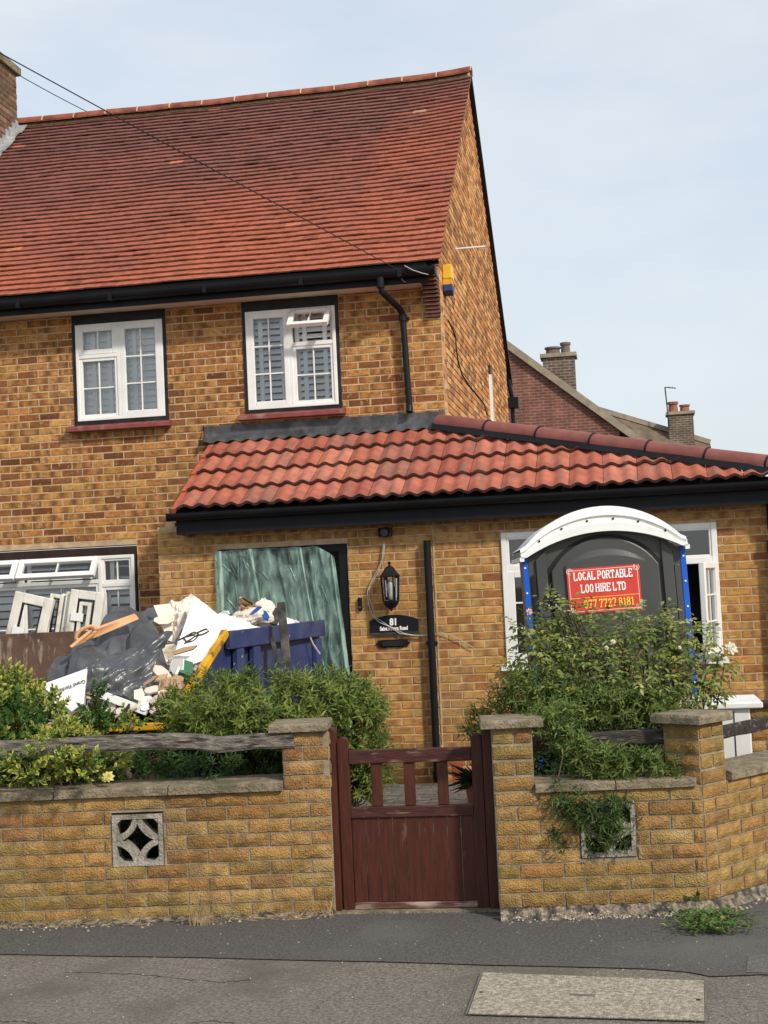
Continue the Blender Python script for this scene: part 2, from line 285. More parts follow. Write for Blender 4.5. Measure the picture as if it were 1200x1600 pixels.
# ------------------------------------------------------------------ bricks
def brick_variants(n, pal, h, rough, m, depth=.07, L0=.215, ch=.004, kiss=None):
    out = []
    for k in range(n):
        c = jit(pick(pal), .13); b = MB(); hx, hz = L0/2, h/2
        if rough:
            nu, nv = 6, 3; off = random.random()*100
            def fn(u, v):
                e = min(u, 1-u)*L0/.03 if min(u, 1-u)*L0 < .03 else 1; e2 = min(v, 1-v)*h/.02 if min(v, 1-v)*h < .02 else 1
                p = (rough*(.25+.9*abs(noise.noise((u*6+off, v*3, off))))+rough*.3*random.random())*min(e, e2)
                return Vector((-hx+u*L0+random.uniform(-.0015, .0015), -p, -hz+v*h+random.uniform(-.0025, .0025)))
            b.grid(fn, nu, nv, 0, c)
            b.add([(-hx, 0, -hz), (hx, 0, -hz), (hx, 0, hz), (-hx, 0, hz), (-hx, depth, -hz), (hx, depth, -hz), (hx, depth, hz), (-hx, depth, hz)],
                  [(0, 1, 5, 4), (1, 2, 6, 5), (2, 3, 7, 6), (3, 0, 4, 7)], 0, c)
        else:
            y = [random.uniform(-.003, .001) for _ in range(4)]; nu = 7; kind = random.random(); lo, hi = pal[0][0] if not kiss else kiss[0], kiss[1] if kiss else c
            def cc(u):
                if not kiss or kind < .52: return c
                if kind < .72: t = max(0, 1-abs(u-.5-off_)*3.2)                 # dark kiss mark in the middle
                elif kind < .88: t = min(1, abs(u-.5)*2.6)*.8                   # dark ends
                else: t = .5+.4*math.sin(u*13+off_*40)     # striped
                return tuple((hi[i]*(1-t)+lo[i]*t)*random.uniform(.9, 1.1) for i in range(3))
            off_ = random.uniform(-.15, .15); cols = [cc(i/nu) for i in range(nu+1)]
            bot = [(-hx+ch+(2*hx-2*ch)*i/nu, y[0]+(y[1]-y[0])*i/nu, -hz+ch) for i in range(nu+1)]; top_ = [(-hx+ch+(2*hx-2*ch)*i/nu, y[3]+(y[2]-y[3])*i/nu, hz-ch) for i in range(nu+1)]
            b.add(bot+top_, [(i, i+1, nu+2+i, nu+1+i) for i in range(nu)], 0, cols+[tuple(x*random.uniform(.92, 1.05) for x in q) for q in cols])
            q = [bot[0], bot[-1], top_[-1], top_[0]]; r = [(-hx, ch, -hz), (hx, ch, -hz), (hx, ch, hz), (-hx, ch, hz)]; t = [(x, depth, z) for x, _, z in r]
            ce = [cols[0], cols[-1], cols[-1], cols[0]]
            b.add(q+r+t, [(0, 4, 5, 1), (1, 5, 6, 2), (2, 6, 7, 3), (3, 7, 4, 0), (4, 8, 9, 5), (5, 9, 10, 6), (6, 10, 11, 7), (7, 11, 8, 4)], 0, ce*3)
        out.append((b, b.mesh('brick', m, smooth=False, fix=False)))
    return out
def frame(O, u):
    u = Vector(u).normalized(); w = Vector((0, 0, 1)).cross(u)
    return Matrix(((u.x, w.x, 0, O[0]), (u.y, w.y, 0, O[1]), (u.z, w.z, 1, O[2]), (0, 0, 0, 1)))   # local x along, -y outward, z up
def lay(length, z0, z1, pitch, blen, holes, variants, fr, limit=None, start=0, headers=False, gap=.010):
    """running bond; returns [(matrix, variant index)]"""
    res = []; nrow = int((z1-z0)/pitch+.01); h = pitch-gap
    for r in range(nrow):
        zc = z0+(r+.5)*pitch; half = (r+start) % 2
        lo, hi = (0, length) if not limit else limit(zc)
        cuts = [(lo, hi)]
        for a0, a1, b0, b1 in holes:
            if b0-h*.3 < zc < b1+h*.3:
                nc = []
                for c0, c1 in cuts:
                    if a1 <= c0 or a0 >= c1: nc.append((c0, c1)); continue
                    if a0-c0 > .02: nc.append((c0, a0))
                    if c1-a1 > .02: nc.append((a1, c1))
                cuts = nc
        for c0, c1 in cuts:
            k = math.floor((c0-half*blen/2)/blen)-1; x = half*blen/2+k*blen
            while x < c1:
                a, b = max(x, c0), min(x+blen, c1); x += blen
                if b-a < .03: continue
                # small cuts at hole edges are merged visually by the joint
                w = (b-a)-gap
                if w < .02: continue
                mt = fr @ Matrix.Translation(((a+b)/2, random.uniform(-.0015, .0015), zc)) @ Matrix.Rotation(random.uniform(-.004, .004), 4, 'Y') @ Matrix.Diagonal((w/.215, 1, 1, 1))
                res.append((mt, random.randrange(len(variants)), w*h))
    return res
def join_bricks(items, variants, name, m, parent):
    b = MB()
    for mt, k, _ in items:
        v = variants[k][0]; b.add([mt @ Vector(p) for p in v.v], v.f, 0, list(v.c))
    return stuff(b.build(name, m, parent, fix=False))
def slab(mb, length, z0, z1, holes, fr, y0, y1, m=0):
    xs = sorted({0, length, *[min(max(h[k], 0), length) for h in holes for k in (0, 1)]}); zs = sorted({z0, z1, *[min(max(h[k], z0), z1) for h in holes for k in (2, 3)]})
    for i in range(len(xs)-1):
        for j in range(len(zs)-1):
            xc, zc = (xs[i]+xs[i+1])/2, (zs[j]+zs[j+1])/2
            if any(h[0] < xc < h[1] and h[2] < zc < h[3] for h in holes): continue
            mb.box(xs[i], xs[i+1], y0, y1, zs[j], zs[j+1], m, tf=lambda p: fr @ p)
# ================================================================== GROUND
def ground_sheet(name, pts, z, m, nsub=0):
    b = MB(); b.poly([(x, y, z) for x, y in pts]); return struct(b.build(name, m))
wl0, wl1 = Vector((-3.57, 7.612)), Vector((-1.702, 7.852)); wr0, wr1 = Vector((-.775, 7.70)), Vector((.318, 7.845)); wr2 = Vector((.68, 8.33))
wld = (wl1-wl0).normalized(); wl_far = wl0-wld*1.6
ground_sheet('ground', [(-400, -400), (400, -400), (400, 400), (-400, 400)], -.008, M['soil'])
b = MB(); b.poly([(-30, -3, -.004), (30, -3, -.004), (30, 8.6, -.004), (-30, 8.6, -.004)]); struct(b.build('pavement', M['tar_old']))
seam = [atZ(x, y, 0) for x, y in ((-300, 1488), (0, 1491), (150, 1494), (300, 1496), (450, 1500), (600, 1503), (760, 1508), (900, 1511), (1010, 1514), (1075, 1519), (1110, 1526), (1168, 1524), (1190, 1523), (1500, 1540))]
b = MB(); top = [(p.x, p.y+1.9) for p in seam]
fs = [(i, i+1, len(seam)+i+1, len(seam)+i) for i in range(len(seam)-1)]
b.add([(p.x, p.y, .002) for p in seam]+[(x, y, .002) for x, y in top], fs); struct(b.build('tarmac_strip', M['tar_new']))
b = MB(); q = [atZ(x, y, .004) for x, y in ((1168, 1492), (1230, 1488), (1240, 1521), (1166, 1519))]; b.poly([(p.x, p.y, .004) for p in q]); struct(b.build('tarmac_patch', M['tar_patch']))
pav = bpy.data.objects['pavement']
for pts in (((100, 1518), (160, 1519), (235, 1523), (300, 1530), (345, 1533), (395, 1530)), ((300, 1597), (330, 1594), (370, 1598)), ((0, 1594), (40, 1596), (70, 1600)), ((486, 1580), (510, 1560), (545, 1540))):
    b = MB(); P_ = [atZ(x, y, 0) for x, y in pts]; L0 = []
    for a_, c_ in zip(P_, P_[1:]):
        for i in range(8): L0.append(a_.lerp(c_, i/8)+Vector((random.gauss(0, .004), random.gauss(0, .006), 0)))
    w_ = [random.uniform(.001, .0045) for _ in L0]
    b.add([(p.x, p.y-w, -.0025) for p, w in zip(L0, w_)]+[(p.x, p.y+w, -.0025) for p, w in zip(L0, w_)], [(i, i+1, len(L0)+i+1, len(L0)+i) for i in range(len(L0)-1)]); b.build('crack', M['loo_groove'], pav)
# chamber lid
ql = [atZ(x, y, .006) for x, y in ((752, 1519), (1103, 1532), (1104, 1595), (728, 1584))]
lidc = sum(ql, Vector())/4
t = thing('chamber_lid', 'long pale concrete utility lid set in the worn tarmac pavement', 'manhole cover', lidc)
def inset(q, k): c = sum(q, Vector())/4; return [p+(c-p).normalized()*k for p in q]
b = MB(); i1 = inset(ql, .006); i2 = inset(ql, .010)
b.add([(p.x, p.y, .001) for p in i2]+[(p.x, p.y, .007) for p in i2], [(4, 5, 6, 7), (0, 1, 5, 4), (1, 2, 6, 5), (2, 3, 7, 6), (3, 0, 4, 7)]); b.build('lid', M['lid'], t)
b = MB(); o1 = [c+(c-lidc).normalized()*.003 for c in ql]
b.add([(p.x, p.y, .0065) for p in o1]+[(p.x, p.y, .0065) for p in i1], [(0, 1, 5, 4), (1, 2, 6, 5), (2, 3, 7, 6), (3, 0, 4, 7)]); b.build('lid_frame', M['iron'], t)
b = MB()
for x, y in ((752, 1550), (1091, 1562)):
    p = atZ(x, y, .008); b.lathe((p.x, p.y, .0075), [(.010, 0), (.010, .0012)], 10)
b.build('lifting_hole', M['loo_groove'], t)
b = MB(); q = [atZ(x, y, .008) for x, y in ((890, 1552), (930, 1554), (930, 1557), (890, 1555))]; b.poly([(p.x, p.y, .0085) for p in q]); b.build('lid_plate', M['iron'], t)
# pebbles and litter on the pavement
b = MB()
def pebble(x, y, r, z=0, col=None):
    c = col or jit(pick([((.45, .40, .33), 2), ((.28, .23, .17), 3), ((.13, .115, .10), 3), ((.5, .42, .28), 1)]), .2)
    s = [random.uniform(.6, 1.2) for _ in range(3)]; a = random.random()*6
    vs = [Vector((math.cos(a+k*math.pi/2.5)*r*s[0], math.sin(a+k*math.pi/2.5)*r*s[1], 0)) for k in range(5)]+[Vector((random.uniform(-.2, .2)*r, random.uniform(-.2, .2)*r, r*.9*s[2]))]
    b.add([v+Vector((x, y, z)) for v in vs], [(k, (k+1) % 5, 5) for k in range(5)], 0, c)
for i in range(260):
    t_ = random.random(); p = wl_far.lerp(wl1, t_); pebble(p.x+random.uniform(-.05, .05), p.y-.02-abs(random.gauss(0, .07)), random.uniform(.004, .014), .002)
for i in range(420):
    p = wr0.lerp(wr1, random.random()); q_ = random.random(); pebble(p.x+.01, p.y-.035-.05*q_-(abs(random.gauss(0, .03)) if q_ > .9 else 0), random.uniform(.004, .010), .002+.045*max(0, 1-q_*1.1)*random.random())
for i in range(700):
    pebble(random.uniform(-4, 1.6), random.uniform(5.6, 7.6), random.uniform(.0015, .005), .002)
for i in range(60): p = wr1.lerp(wr2, random.random()); pebble(p.x+.03+random.random()*.05, p.y-.06-random.random()*.06, random.uniform(.005, .014), .002)
stuff(b.build('gravel_litter', M['rubble']))
# front garden path of block pavers
path = MB(); path.box(-2.75, -.6, 8.15, 12.88, -.02, .004); pth = struct(path.build('garden_path', M['mortar_grey']))
pvar = []
for k in range(8):
    pb = MB(); c = jit(pick([((.42, .36, .28), 3), ((.34, .28, .21), 2), ((.46, .38, .29), 1)]), .1); pb.box(-.0965, .0965, -.0465, .0465, 0, .022, 0, c); pvar.append(pb.mesh('paver', M['paver'], fix=False))
for r in range(30):
    for k in range(11):
        x = -2.62+k*.2+(r % 2)*.1; y = 9.85+r*.1
        if y > 12.83 or (y < 10.9): continue
        o = inst('paver', random.choice(pvar), Matrix.Translation((x, y, random.uniform(-.002, .003))), pth)
# ================================================================== HOUSE
YF, YE, XC = 13.952, 12.902, -1.706
house = thing('house', 'yellow brick semi-detached house with red tiled roof and a lean-to front extension', 'house', (-4, YF, 0))
PAL_F = [((.158, .054, .018), 4.6), ((.245, .088, .027), 3.6), ((.40, .178, .049), 3.4), ((.50, .255, .078), 1.7)]
PAL_E = [((.48, .245, .070), 4), ((.53, .295, .092), 3.0), ((.37, .160, .048), 2.8), ((.27, .098, .038), 1.2)]
PAL_G = [((.47, .205, .068), 3), ((.62, .33, .13), 2), ((.33, .155, .06), 2), ((.24, .10, .04), .8)]
VF = brick_variants(80, PAL_F, .064, 0, M['brick'], kiss=((.16, .056, .019), (.45, .215, .062))); VE = brick_variants(60, PAL_E, .065, 0, M['ext_brick'], kiss=((.30, .125, .042), (.50, .29, .095))); VG = brick_variants(16, PAL_G, .065, 0, M['gable_brick'])
XL = -9.2
# facade
frF = frame((XL, YF, 0), (1, 0, 0))
W1 = (-5.515, -4.576, 3.637, 4.638); W2 = (-3.700, -2.772, 3.636, 4.636); GW = (-7.6, -4.965, 1.05, 2.245)
hole = lambda w, l, r, bt, tp: (w[0]-l-XL, w[1]+r-XL, w[2]-bt, w[3]+tp)
holesF = [hole(W1, .035, .035, .05, .2), hole(W2, .035, .035, .05, .2), hole(GW, .03, .03, .05, .10)]
wallF = MB(); slab(wallF, XC-XL, 0, 4.9, holesF, frF, .003, .25); wallF = wallF.build('front_wall', M['mortar'], house)
itF = lay(XC-XL, 0, 4.80, .075, .225, holesF, VF, frF)
# gable
def roof_z(y): return 4.925+(y-13.65)*(8.222-4.925)/4.3 if y < 17.95 else 8.222-(y-17.95)*(8.222-4.925)/4.3
DEPTH = 7.95
frG = frame((XC, YF, 0), (0, 1, 0)) @ Matrix.Rotation(0, 4, 'Z')
g = MB(); yb = YF+DEPTH
# outward normal of this wall is +X: local -y
g.prism([(YF+.25, 0), (yb, 0), (yb, roof_z(yb)-.03), (17.95, 8.13), (YF+.25, roof_z(YF+.25)-.03)], XC-.25, XC-.007, lambda a, z, d: Vector((d, a, z)))
wallG = g.build('gable_wall', M['mortar'], house)
def glim(z):
    if z < 4.92+.25: return (0, DEPTH)
    s = (z+.045-4.925)/(8.222-4.925)*4.3+13.65-YF; return (max(0, s), min(DEPTH, 2*(17.95-YF)-s))
itG = lay(DEPTH, 0, 8.15, .075, .225, [(5.05, 5.55, 3.4, 4.70)], VG, frG, limit=glim)
# extension
XE0, XE1 = -4.355, 1.46
frE = frame((XE0, YE, 0), (1, 0, 0))
DR = (-3.778, -2.545, 0, 2.212); EW = (-1.13, .770, 1.041, 2.233)
holesE = [(DR[0]-XE0, DR[1]-XE0, 0, DR[3]), (EW[0]-XE0, EW[1]-XE0, EW[2], EW[3]), (-2.25-XE0, -2.12-XE0, 2.255, 2.345)]
e = MB(); slab(e, XE1-XE0, 0, 2.45, holesE, frE, .004, .22)
e.box(XE0, XE0+.1, YE+.22, YF, 0, 2.5); e.box(XE1-.22, XE1-.002, YE+.22, 17, 0, 2.5)
wallE = e.build('extension_wall', M['mortar'], house)
itE = lay(XE1-XE0, 0, 2.42, .0752, .225, holesE, VE, frE, start=1)
b = MB(); b.box(-1.752, -1.738, YE-.004, YE+.01, .02, 2.38); b.build('vertical_joint', M['mortar'], wallE)
# rank the bricks by how large they show; 300 as parts, the rest joined
def area(mt, a):
    x, y, z = proj(mt.translation); 
    if not (0 < x < 1200 and 0 < y < 1600): return 0
    return a/z/z, x, y
cand = []
for it, V, wl in ((itE, VE, wallE), (itF, VF, wallF)):
    for k, (mt, vi, a) in enumerate(it):
        r_ = area(mt, a)
        if not r_: continue
        s_, x, y = r_
        if wl is wallE and ((y > 1190) or (790 < x < 1120 and y > 840) or (x < 340 and y > 960) or (555 < x < 600 and y > 1100)): continue
        if wl is wallF and (y > 985 or (x > 270 and y > 690)): continue
        cand.append((s_, id(it), k, it, V, wl))
cand.sort(key=lambda c: -c[0]); chosen = cand[:300]; used = {}
for s_, ii, k, it, V, wl in chosen:
    used.setdefault(ii, set()).add(k); inst('brick', V[it[k][1]][1], it[k][0], wl)
for it, V, wl, m in ((itE, VE, wallE, 'ext_brick'), (itF, VF, wallF, 'brick'), (itG, VG, wallG, 'gable_brick')):
    join_bricks([x for k, x in enumerate(it) if k not in used.get(id(it), ())], V, 'bricks', M[m], wl)
# ---- main roof
RA = math.atan2(8.222-4.925, 4.3); RL = math.hypot(8.222-4.925, 4.3); NC = 43; GA = RL/NC
def lift(x): return .040*max(0, (x+2.45)/.8)**2
def roofP(x, s, h=0):
    y = 13.65+s*math.cos(RA)-h*math.sin(RA); z = 4.925+s*math.sin(RA)+h*math.cos(RA)+lift(x)*min(1, .25+s/RL)
    sag = -.035*math.sin(math.pi*min(1, max(0, (x+9)/7)))*(s/RL)
    return Vector((x, y, z+sag+.012*noise.noise((x*1.3, s*1.1, 3))))
b = MB(); b.grid(lambda u, v: roofP(XL+u*(-1.66-XL), v*RL, -.03), 30, 12); 
b.grid(lambda u, v: Vector((XL+u*(-1.652-XL), 17.95+v*4.35, 8.19-v*4.35*math.tan(RA)+lift(XL+u*(-1.652-XL))*(1-v))), 20, 6)
b.grid(lambda u, v: Vector((XL+u*(-1.652-XL), 17.95+v*4.35, 8.25-v*4.35*math.tan(RA)+lift(XL+u*(-1.652-XL))*(1-v))), 20, 6)
b.box(-1.705, -1.650, 17.97, 22.3, 0, .06, tf=lambda p: Vector((p.x, p.y, 8.19+p.z-(p.y-17.95)*math.tan(RA)+lift(p.x)*(1-(p.y-17.95)/4.35))))
roof = b.build('roof', M['blackpaint'], house)
tiles = []
for r in range(NC):
    s0 = r*GA; n = int((-1.65-XL)/.165)
    off = (r % 2)*.0825; wob = random.uniform(-.003, .003)
    for k in range(n+1):
        x1 = -1.652-k*.165+off*(1 if k else 0); x0 = x1-.165+(0 if k or not off else .0825)
        if k == 0 and off: x1 = -1.652; x0 = x1-.0825
        elif k: x1 = -1.652-(k*.165)+off; x0 = x1-.165
        tiles.append((r, x0, x1, s0+wob))
def tile_col(r, x):
    t_ = r/NC; n1 = noise.noise((x*.8, r*.14, 1.7))
    d = min(1, max(0, (t_-.12)*1.35+n1*.38-(.25 if x > -2.7 and t_ < .8 else 0)+(.12 if x < -4.5 else 0)))
    lo, hi = (.335, .100, .056), (.170, .068, .056)
    c = tuple(lo[i]*(1-d)+hi[i]*d for i in range(3))
    q = random.random()
    if q < .005: c = (.42, .15, .085)
    elif q < .0062: c = (.40, .21, .13)
    elif q < .03: c = tuple(x_*.75 for x_ in c)
    return jit(c, .075)
def tile_geom(x0, x1, s0, c, mb):
    od = random.random() < .03; ss = s0-.006+random.uniform(-.0018, .0018)-(.012 if od else 0); g0 = random.uniform(.031, .036)+(.008 if od else 0); se = s0+GA+.03; tilt = random.uniform(-.0018, .0018)
    xm = (x0+x1)/2; P = lambda x, s, h: roofP(x, s, h+tilt*(x-xm)/.08)
    a, bb = x0+.0012, x1-.0012
    vs = [P(a, ss, g0), P(bb, ss, g0), P(bb, se, .006), P(a, se, .006), P(a, ss, g0-.015), P(bb, ss, g0-.015), P(bb, se, -.006), P(a, se, -.006)]
    mb.add(vs, [(0, 1, 2, 3), (4, 5, 1, 0), (5, 6, 2, 1), (7, 4, 0, 3), (4, 7, 6, 5)], 0, c)
rest = MB(); np_ = 0
order = sorted(range(len(tiles)), key=lambda i: (tiles[i][0], -tiles[i][1]))
for i in order:
    r, x0, x1, s0 = tiles[i]; c = tile_col(r, x0)
    vis = x1 > -6.6+ -.25*r/NC*4
    if vis and np_ < 300:
        mb = MB(); tile_geom(x0, x1, s0, c, mb); mb.build('clay_tile', M['clay'], roof, fix=False); np_ += 1
    else: tile_geom(x0, x1, s0, c, rest)
stuff(rest.build('clay_tiles', M['clay'], roof, fix=False))
# mortar line below the ridge, ridge tiles
b = MB(); b.grid(lambda u, v: roofP(XL+u*(-1.665-XL), RL-.075+v*.075, .030+.02*v+.006*noise.noise((u*90, v, 2))), 60, 1); b.build('ridge_mortar', M['mortar'], roof)
nr = 17; rw = (-1.655-XL)/nr
for k in range(nr):
    x0 = XL+k*rw+.006; x1 = XL+(k+1)*rw-.006; b = MB()
    def rfn(u, v):
        x = x0+u*(x1-x0); a = math.pi*(.03+.94*v); base = roofP(x, RL, 0)
        return base+Vector((0, -.115*math.cos(a), .026+.100*math.sin(a)))
    b.grid(rfn, 2, 8); b.grid(lambda u, v: rfn(u, v)+Vector((0, 0, -.014)), 2, 8)
    b.add([rfn(1, j/8) for j in range(9)]+[rfn(1, j/8)+Vector((0, 0, -.014)) for j in range(9)], [(j, j+1, 10+j, 9+j) for j in range(8)])
    b.build('ridge_tile', M['ridge_old'], roof, smooth=False)
    b = MB(); b.tube([rfn(1, j/8)+Vector((.006, 0, -.006)) for j in range(9)], .012, 5); b.build('mortar_joint', M['mortar'], roof)
# verge undercloak and mortar edge on the gable
b = MB()
for k in range(60):
    s0 = RL*k/60; s1 = RL*(k+1)/60; h = -.045+random.uniform(-.008, .006)
    b.add([roofP(-1.664, s0, .012), roofP(-1.664, s1, .012), roofP(-1.664, s1, h), roofP(-1.664, s0, h), roofP(-1.72, s0, .0), roofP(-1.72, s1, .0), roofP(-1.72, s1, h), roofP(-1.72, s0, h)],
          [(0, 1, 2, 3), (3, 2, 6, 7), (0, 4, 5, 1)], 0)
b.build('verge_mortar', M['mortar'], roof)
# eaves: fascia, gutter, soffit, corbel
b = MB(); b.box(XL, -1.79, 13.665, 13.685, 4.735, 4.93); b.build('fascia', M['black'], house)
b = MB(); n_ = 10; prof = [(.056*math.cos(math.pi+math.pi*k/n_), .056*math.sin(math.pi+math.pi*k/n_)) for k in range(n_+1)]+[(.050*math.cos(math.pi+math.pi*k/n_), .050*math.sin(math.pi+math.pi*k/n_)) for k in range(n_, -1, -1)]
b.prism(prof, XL, -1.70, lambda a, z, d: Vector((d, 13.600+a, 4.865+z*1.35)))
b.box(-1.70, -1.692, 13.545, 13.66, 4.79, 4.875)
for k in range(8): x = XL+.3+k*.98; b.box(x-.02, x+.02, 13.541, 13.66, 4.785, 4.872)
b.build('gutter', M['black'], house)
b = MB(); b.box(XL, -1.86, 13.686, YF-.001, 4.742, 4.752); b.build('soffit', M['cream'], house)
cb = MB(); cb.box(-1.86, -1.708, 13.70, YF, 4.47, 4.90); corbel = cb.build('corbel', M['mortar_grey'], house)
for k in range(11):
    z = 4.44+k*.036; y = YF-.03-.23*(k/10)**1.3; b = MB(); b.box(-1.855, -1.700-random.random()*.006, y, YF-.002, z, z+.024, 0, jit((.15, .07, .045), .3)); b.build('tile', M['clay'], corbel)
corbel.scale = (1, 1, 1)
for v in corbel.data.vertices:
    if v.co.y < YF-.1: v.co.y = YF-.012 if v.co.z < 4.6 else YF-.15
# downpipe from the gutter with swan neck
b = MB(); b.tube([(-2.238, 13.60, 4.80), (-2.238, 13.60, 4.70)], .040, 14); b.tube([(-2.238, 13.60, 4.72), (-2.23, 13.61, 4.66), (-2.10, 13.84, 4.53), (-2.078, 13.875, 4.48), (-2.075, 13.88, 4.42), (-2.05, 13.88, 3.53)], .031, 14)
b.tube([(-2.075, 13.88, 4.47), (-2.073, 13.88, 4.41)], .041, 14); b.tube([(-2.05, 13.88, 3.56), (-2.05, 13.86, 3.50)], .034, 14); b.box(-2.12, -2.02, 13.90, YF, 4.43, 4.455)
b.build('downpipe', M['black'], house)
# rear downpipe
b = MB(); p = atX(799, 640, XC+.06); b.tube([(XC+.06, p.y+.25, 4.5), (XC+.06, p.y+.25, 3.4)], .034, 10); b.box(XC-.0, XC+.16, p.y+.15, p.y+.36, 4.46, 4.62); b.tube([(XC+.06, p.y+.25, 4.62), (XC+.02, p.y+.2, 4.9)], .034, 10); b.build('rear_downpipe', M['black'], house)
# ---- windows
def sash(parent, x0, x1, z0, z1, Y, nx=2, nz=2, fw=.052, tf=None, depth=.05, bars=True, glass='glass', m='upvc', bw=.014):
    b = MB(); T = tf or (lambda p: p)
    b.box(x0, x0+fw, Y-depth, Y, z0, z1, tf=T); b.box(x1-fw, x1, Y-depth, Y, z0, z1, tf=T)
    b.box(x0+fw, x1-fw, Y-depth, Y, z0, z0+fw, tf=T); b.box(x0+fw, x1-fw, Y-depth, Y, z1-fw, z1, tf=T)
    o = b.build('sash', M[m], parent, bevel=.006)
    if bars:
        for k in range(1, nx):
            x = x0+fw+(x1-x0-2*fw)*k/nx; g_ = MB(); g_.box(x-bw/2, x+bw/2, Y-depth*.62, Y-.004, z0+fw+.0005, z1-fw-.0005, tf=T); g_.build('glazing_bar', M[m], parent)
        for k in range(1, nz):
            z = z0+fw+(z1-z0-2*fw)*k/nz
            for j in range(nx):
                xa = x0+fw+(x1-x0-2*fw)*j/nx+(bw/2+.0005 if j else .0005); xb = x0+fw+(x1-x0-2*fw)*(j+1)/nx-(bw/2+.0005 if j < nx-1 else .0005)
                g_ = MB(); g_.box(xa, xb, Y-depth*.6, Y-.004, z-bw/2, z+bw/2, tf=T); g_.build('glazing_bar', M[m], parent)
    g_ = MB(); g_.poly([T(Vector(p)) for p in ((x0+fw*.8, Y-depth*.45, z0+fw*.8), (x1-fw*.8, Y-depth*.45, z0+fw*.8), (x1-fw*.8, Y-depth*.45, z1-fw*.8), (x0+fw*.8, Y-depth*.45, z1-fw*.8))])
    g_.build('pane', M[glass], parent, fix=False); return o
def shutter(parent, x0, x1, z0, z1, Y, tilt=R(48), dz=.062, stiles=()):
    b = MB()
    edges = [x0]+list(stiles)+[x1]
    for x in edges: b.box(x-.022, x+.022, Y-.014, Y+.014, z0, z1)
    for a, c in zip(edges, edges[1:]):
        n = int((z1-z0)/dz)
        for k in range(n):
            z = z0+(k+.5)*(z1-z0)/n; dy, dz_ = .032*math.cos(tilt), -.032*math.sin(tilt)
            b.add([(a+.023, Y-dy, z+dz_), (c-.023, Y-dy, z+dz_), (c-.023, Y+dy, z-dz_), (a+.023, Y+dy, z-dz_), (a+.023, Y-dy, z+dz_-.007), (c-.023, Y-dy, z+dz_-.007), (c-.023, Y+dy, z-dz_-.007), (a+.023, Y+dy, z-dz_-.007)],
                  [(0, 1, 2, 3), (4, 5, 6, 7), (0, 1, 5, 4), (2, 3, 7, 6)])
    return b.build('shutter', M['shutter'], parent)
def room(parent, x0, x1, z0, z1, Y, d=1.2, m='room'):
    b = MB(); b.add([(x0, Y, z0), (x1, Y, z0), (x1, Y, z1), (x0, Y, z1), (x0, Y+d, z0), (x1, Y+d, z0), (x1, Y+d, z1), (x0, Y+d, z1)],
                    [(4, 5, 6, 7), (0, 1, 5, 4), (1, 2, 6, 5), (2, 3, 7, 6), (3, 0, 4, 7)]); return b.build('interior', M[m], parent)
def outer(x0, x1, z0, z1, Y, mull, trans, fw=.035, d=.07, m='upvc', name='window'):
    b = MB(); b.box(x0, x0+fw, Y-d, Y, z0, z1); b.box(x1-fw, x1, Y-d, Y, z0, z1); b.box(x0+fw, x1-fw, Y-d, Y, z0, z0+fw); b.box(x0+fw, x1-fw, Y-d, Y, z1-fw, z1)
    for x in mull: b.box(x-fw*.6, x+fw*.6, Y-d+.002, Y, z0+fw, z1-fw)
    for xa, xb, z in trans: b.box(xa, xb, Y-d+.003, Y, z-fw*.6, z+fw*.6)
    return b.build(name, M[m], house, bevel=.005)
def surround(win, w, l, r, bt, tp, Y, m='blackpaint'):
    b = MB(); b.box(w[0]-l, w[0]-.001, Y-.008, Y+.1, w[2]-bt, w[3]+tp); b.box(w[1]+.001, w[1]+r, Y-.008, Y+.1, w[2]-bt, w[3]+tp)
    b.box(w[0]-.001, w[1]+.001, Y-.006, Y+.1, w[2]-bt, w[2]-.001); b.box(w[0]-.001, w[1]+.001, Y-.012, Y+.1, w[3]+.001, w[3]+tp); b.build('surround', M[m], win)
def sill(win, x0, x1, z0, z1, Y):
    b = MB(); b.add([(x0, Y-.10, z0), (x1, Y-.10, z0), (x1, Y-.10, z1-.022), (x0, Y-.10, z1-.022), (x0, Y+.05, z0), (x1, Y+.05, z0), (x1, Y+.05, z1+.02), (x0, Y+.05, z1+.02)],
                    [(0, 1, 2, 3), (4, 5, 6, 7), (0, 1, 5, 4), (1, 2, 6, 5), (2, 3, 7, 6), (3, 0, 4, 7)]); b.build('sill', M['sill'], win, bevel=.006)
YW = YF+.055
def top_hinge(z, y, ang):
    rot = Matrix.Rotation(-ang, 4, 'X'); return lambda p: (rot @ (Vector(p)-Vector((0, y, z))))+Vector((0, y, z))
xm = (W1[0]+W1[1])/2-.005; zt = W1[3]-.335
w = outer(*W1, YW, [xm], [(W1[0]+.035, xm-.021, zt)]); w['label'] = 'closed bedroom window with white curtain behind'
surround(w, W1, .035, .035, .045, .10, YF); sill(w, -5.617, -4.516, 3.525, 3.590, YF)
sash(w, W1[0]+.030, xm-.018, zt+.018, W1[3]-.028, YW-.02, 2, 1); sash(w, W1[0]+.030, xm-.018, W1[2]+.030, zt-.018, YW-.008, 2, 2, fw=.035)
sash(w, xm+.018, W1[1]-.030, W1[2]+.028, W1[3]-.028, YW-.02, 2, 3)
room(w, W1[0], W1[1], W1[2], W1[3], YW+.02); shutter(w, W1[0]+.05, xm-.03, W1[2]+.04, W1[3]-.04, YW+.036, tilt=R(74), stiles=(W1[0]+.16, xm-.13))
shutter(w, xm+.05, W1[1]-.05, W1[2]+.04, W1[3]-.04, YW+.036, tilt=R(74), stiles=(xm+.14,))
xm = (W2[0]+W2[1])/2-.005; zt = W2[3]-.365
w = outer(*W2, YW, [xm], [(xm+.021, W2[1]-.035, zt)]); w['label'] = 'bedroom window with white shutters and its top vent pushed open'
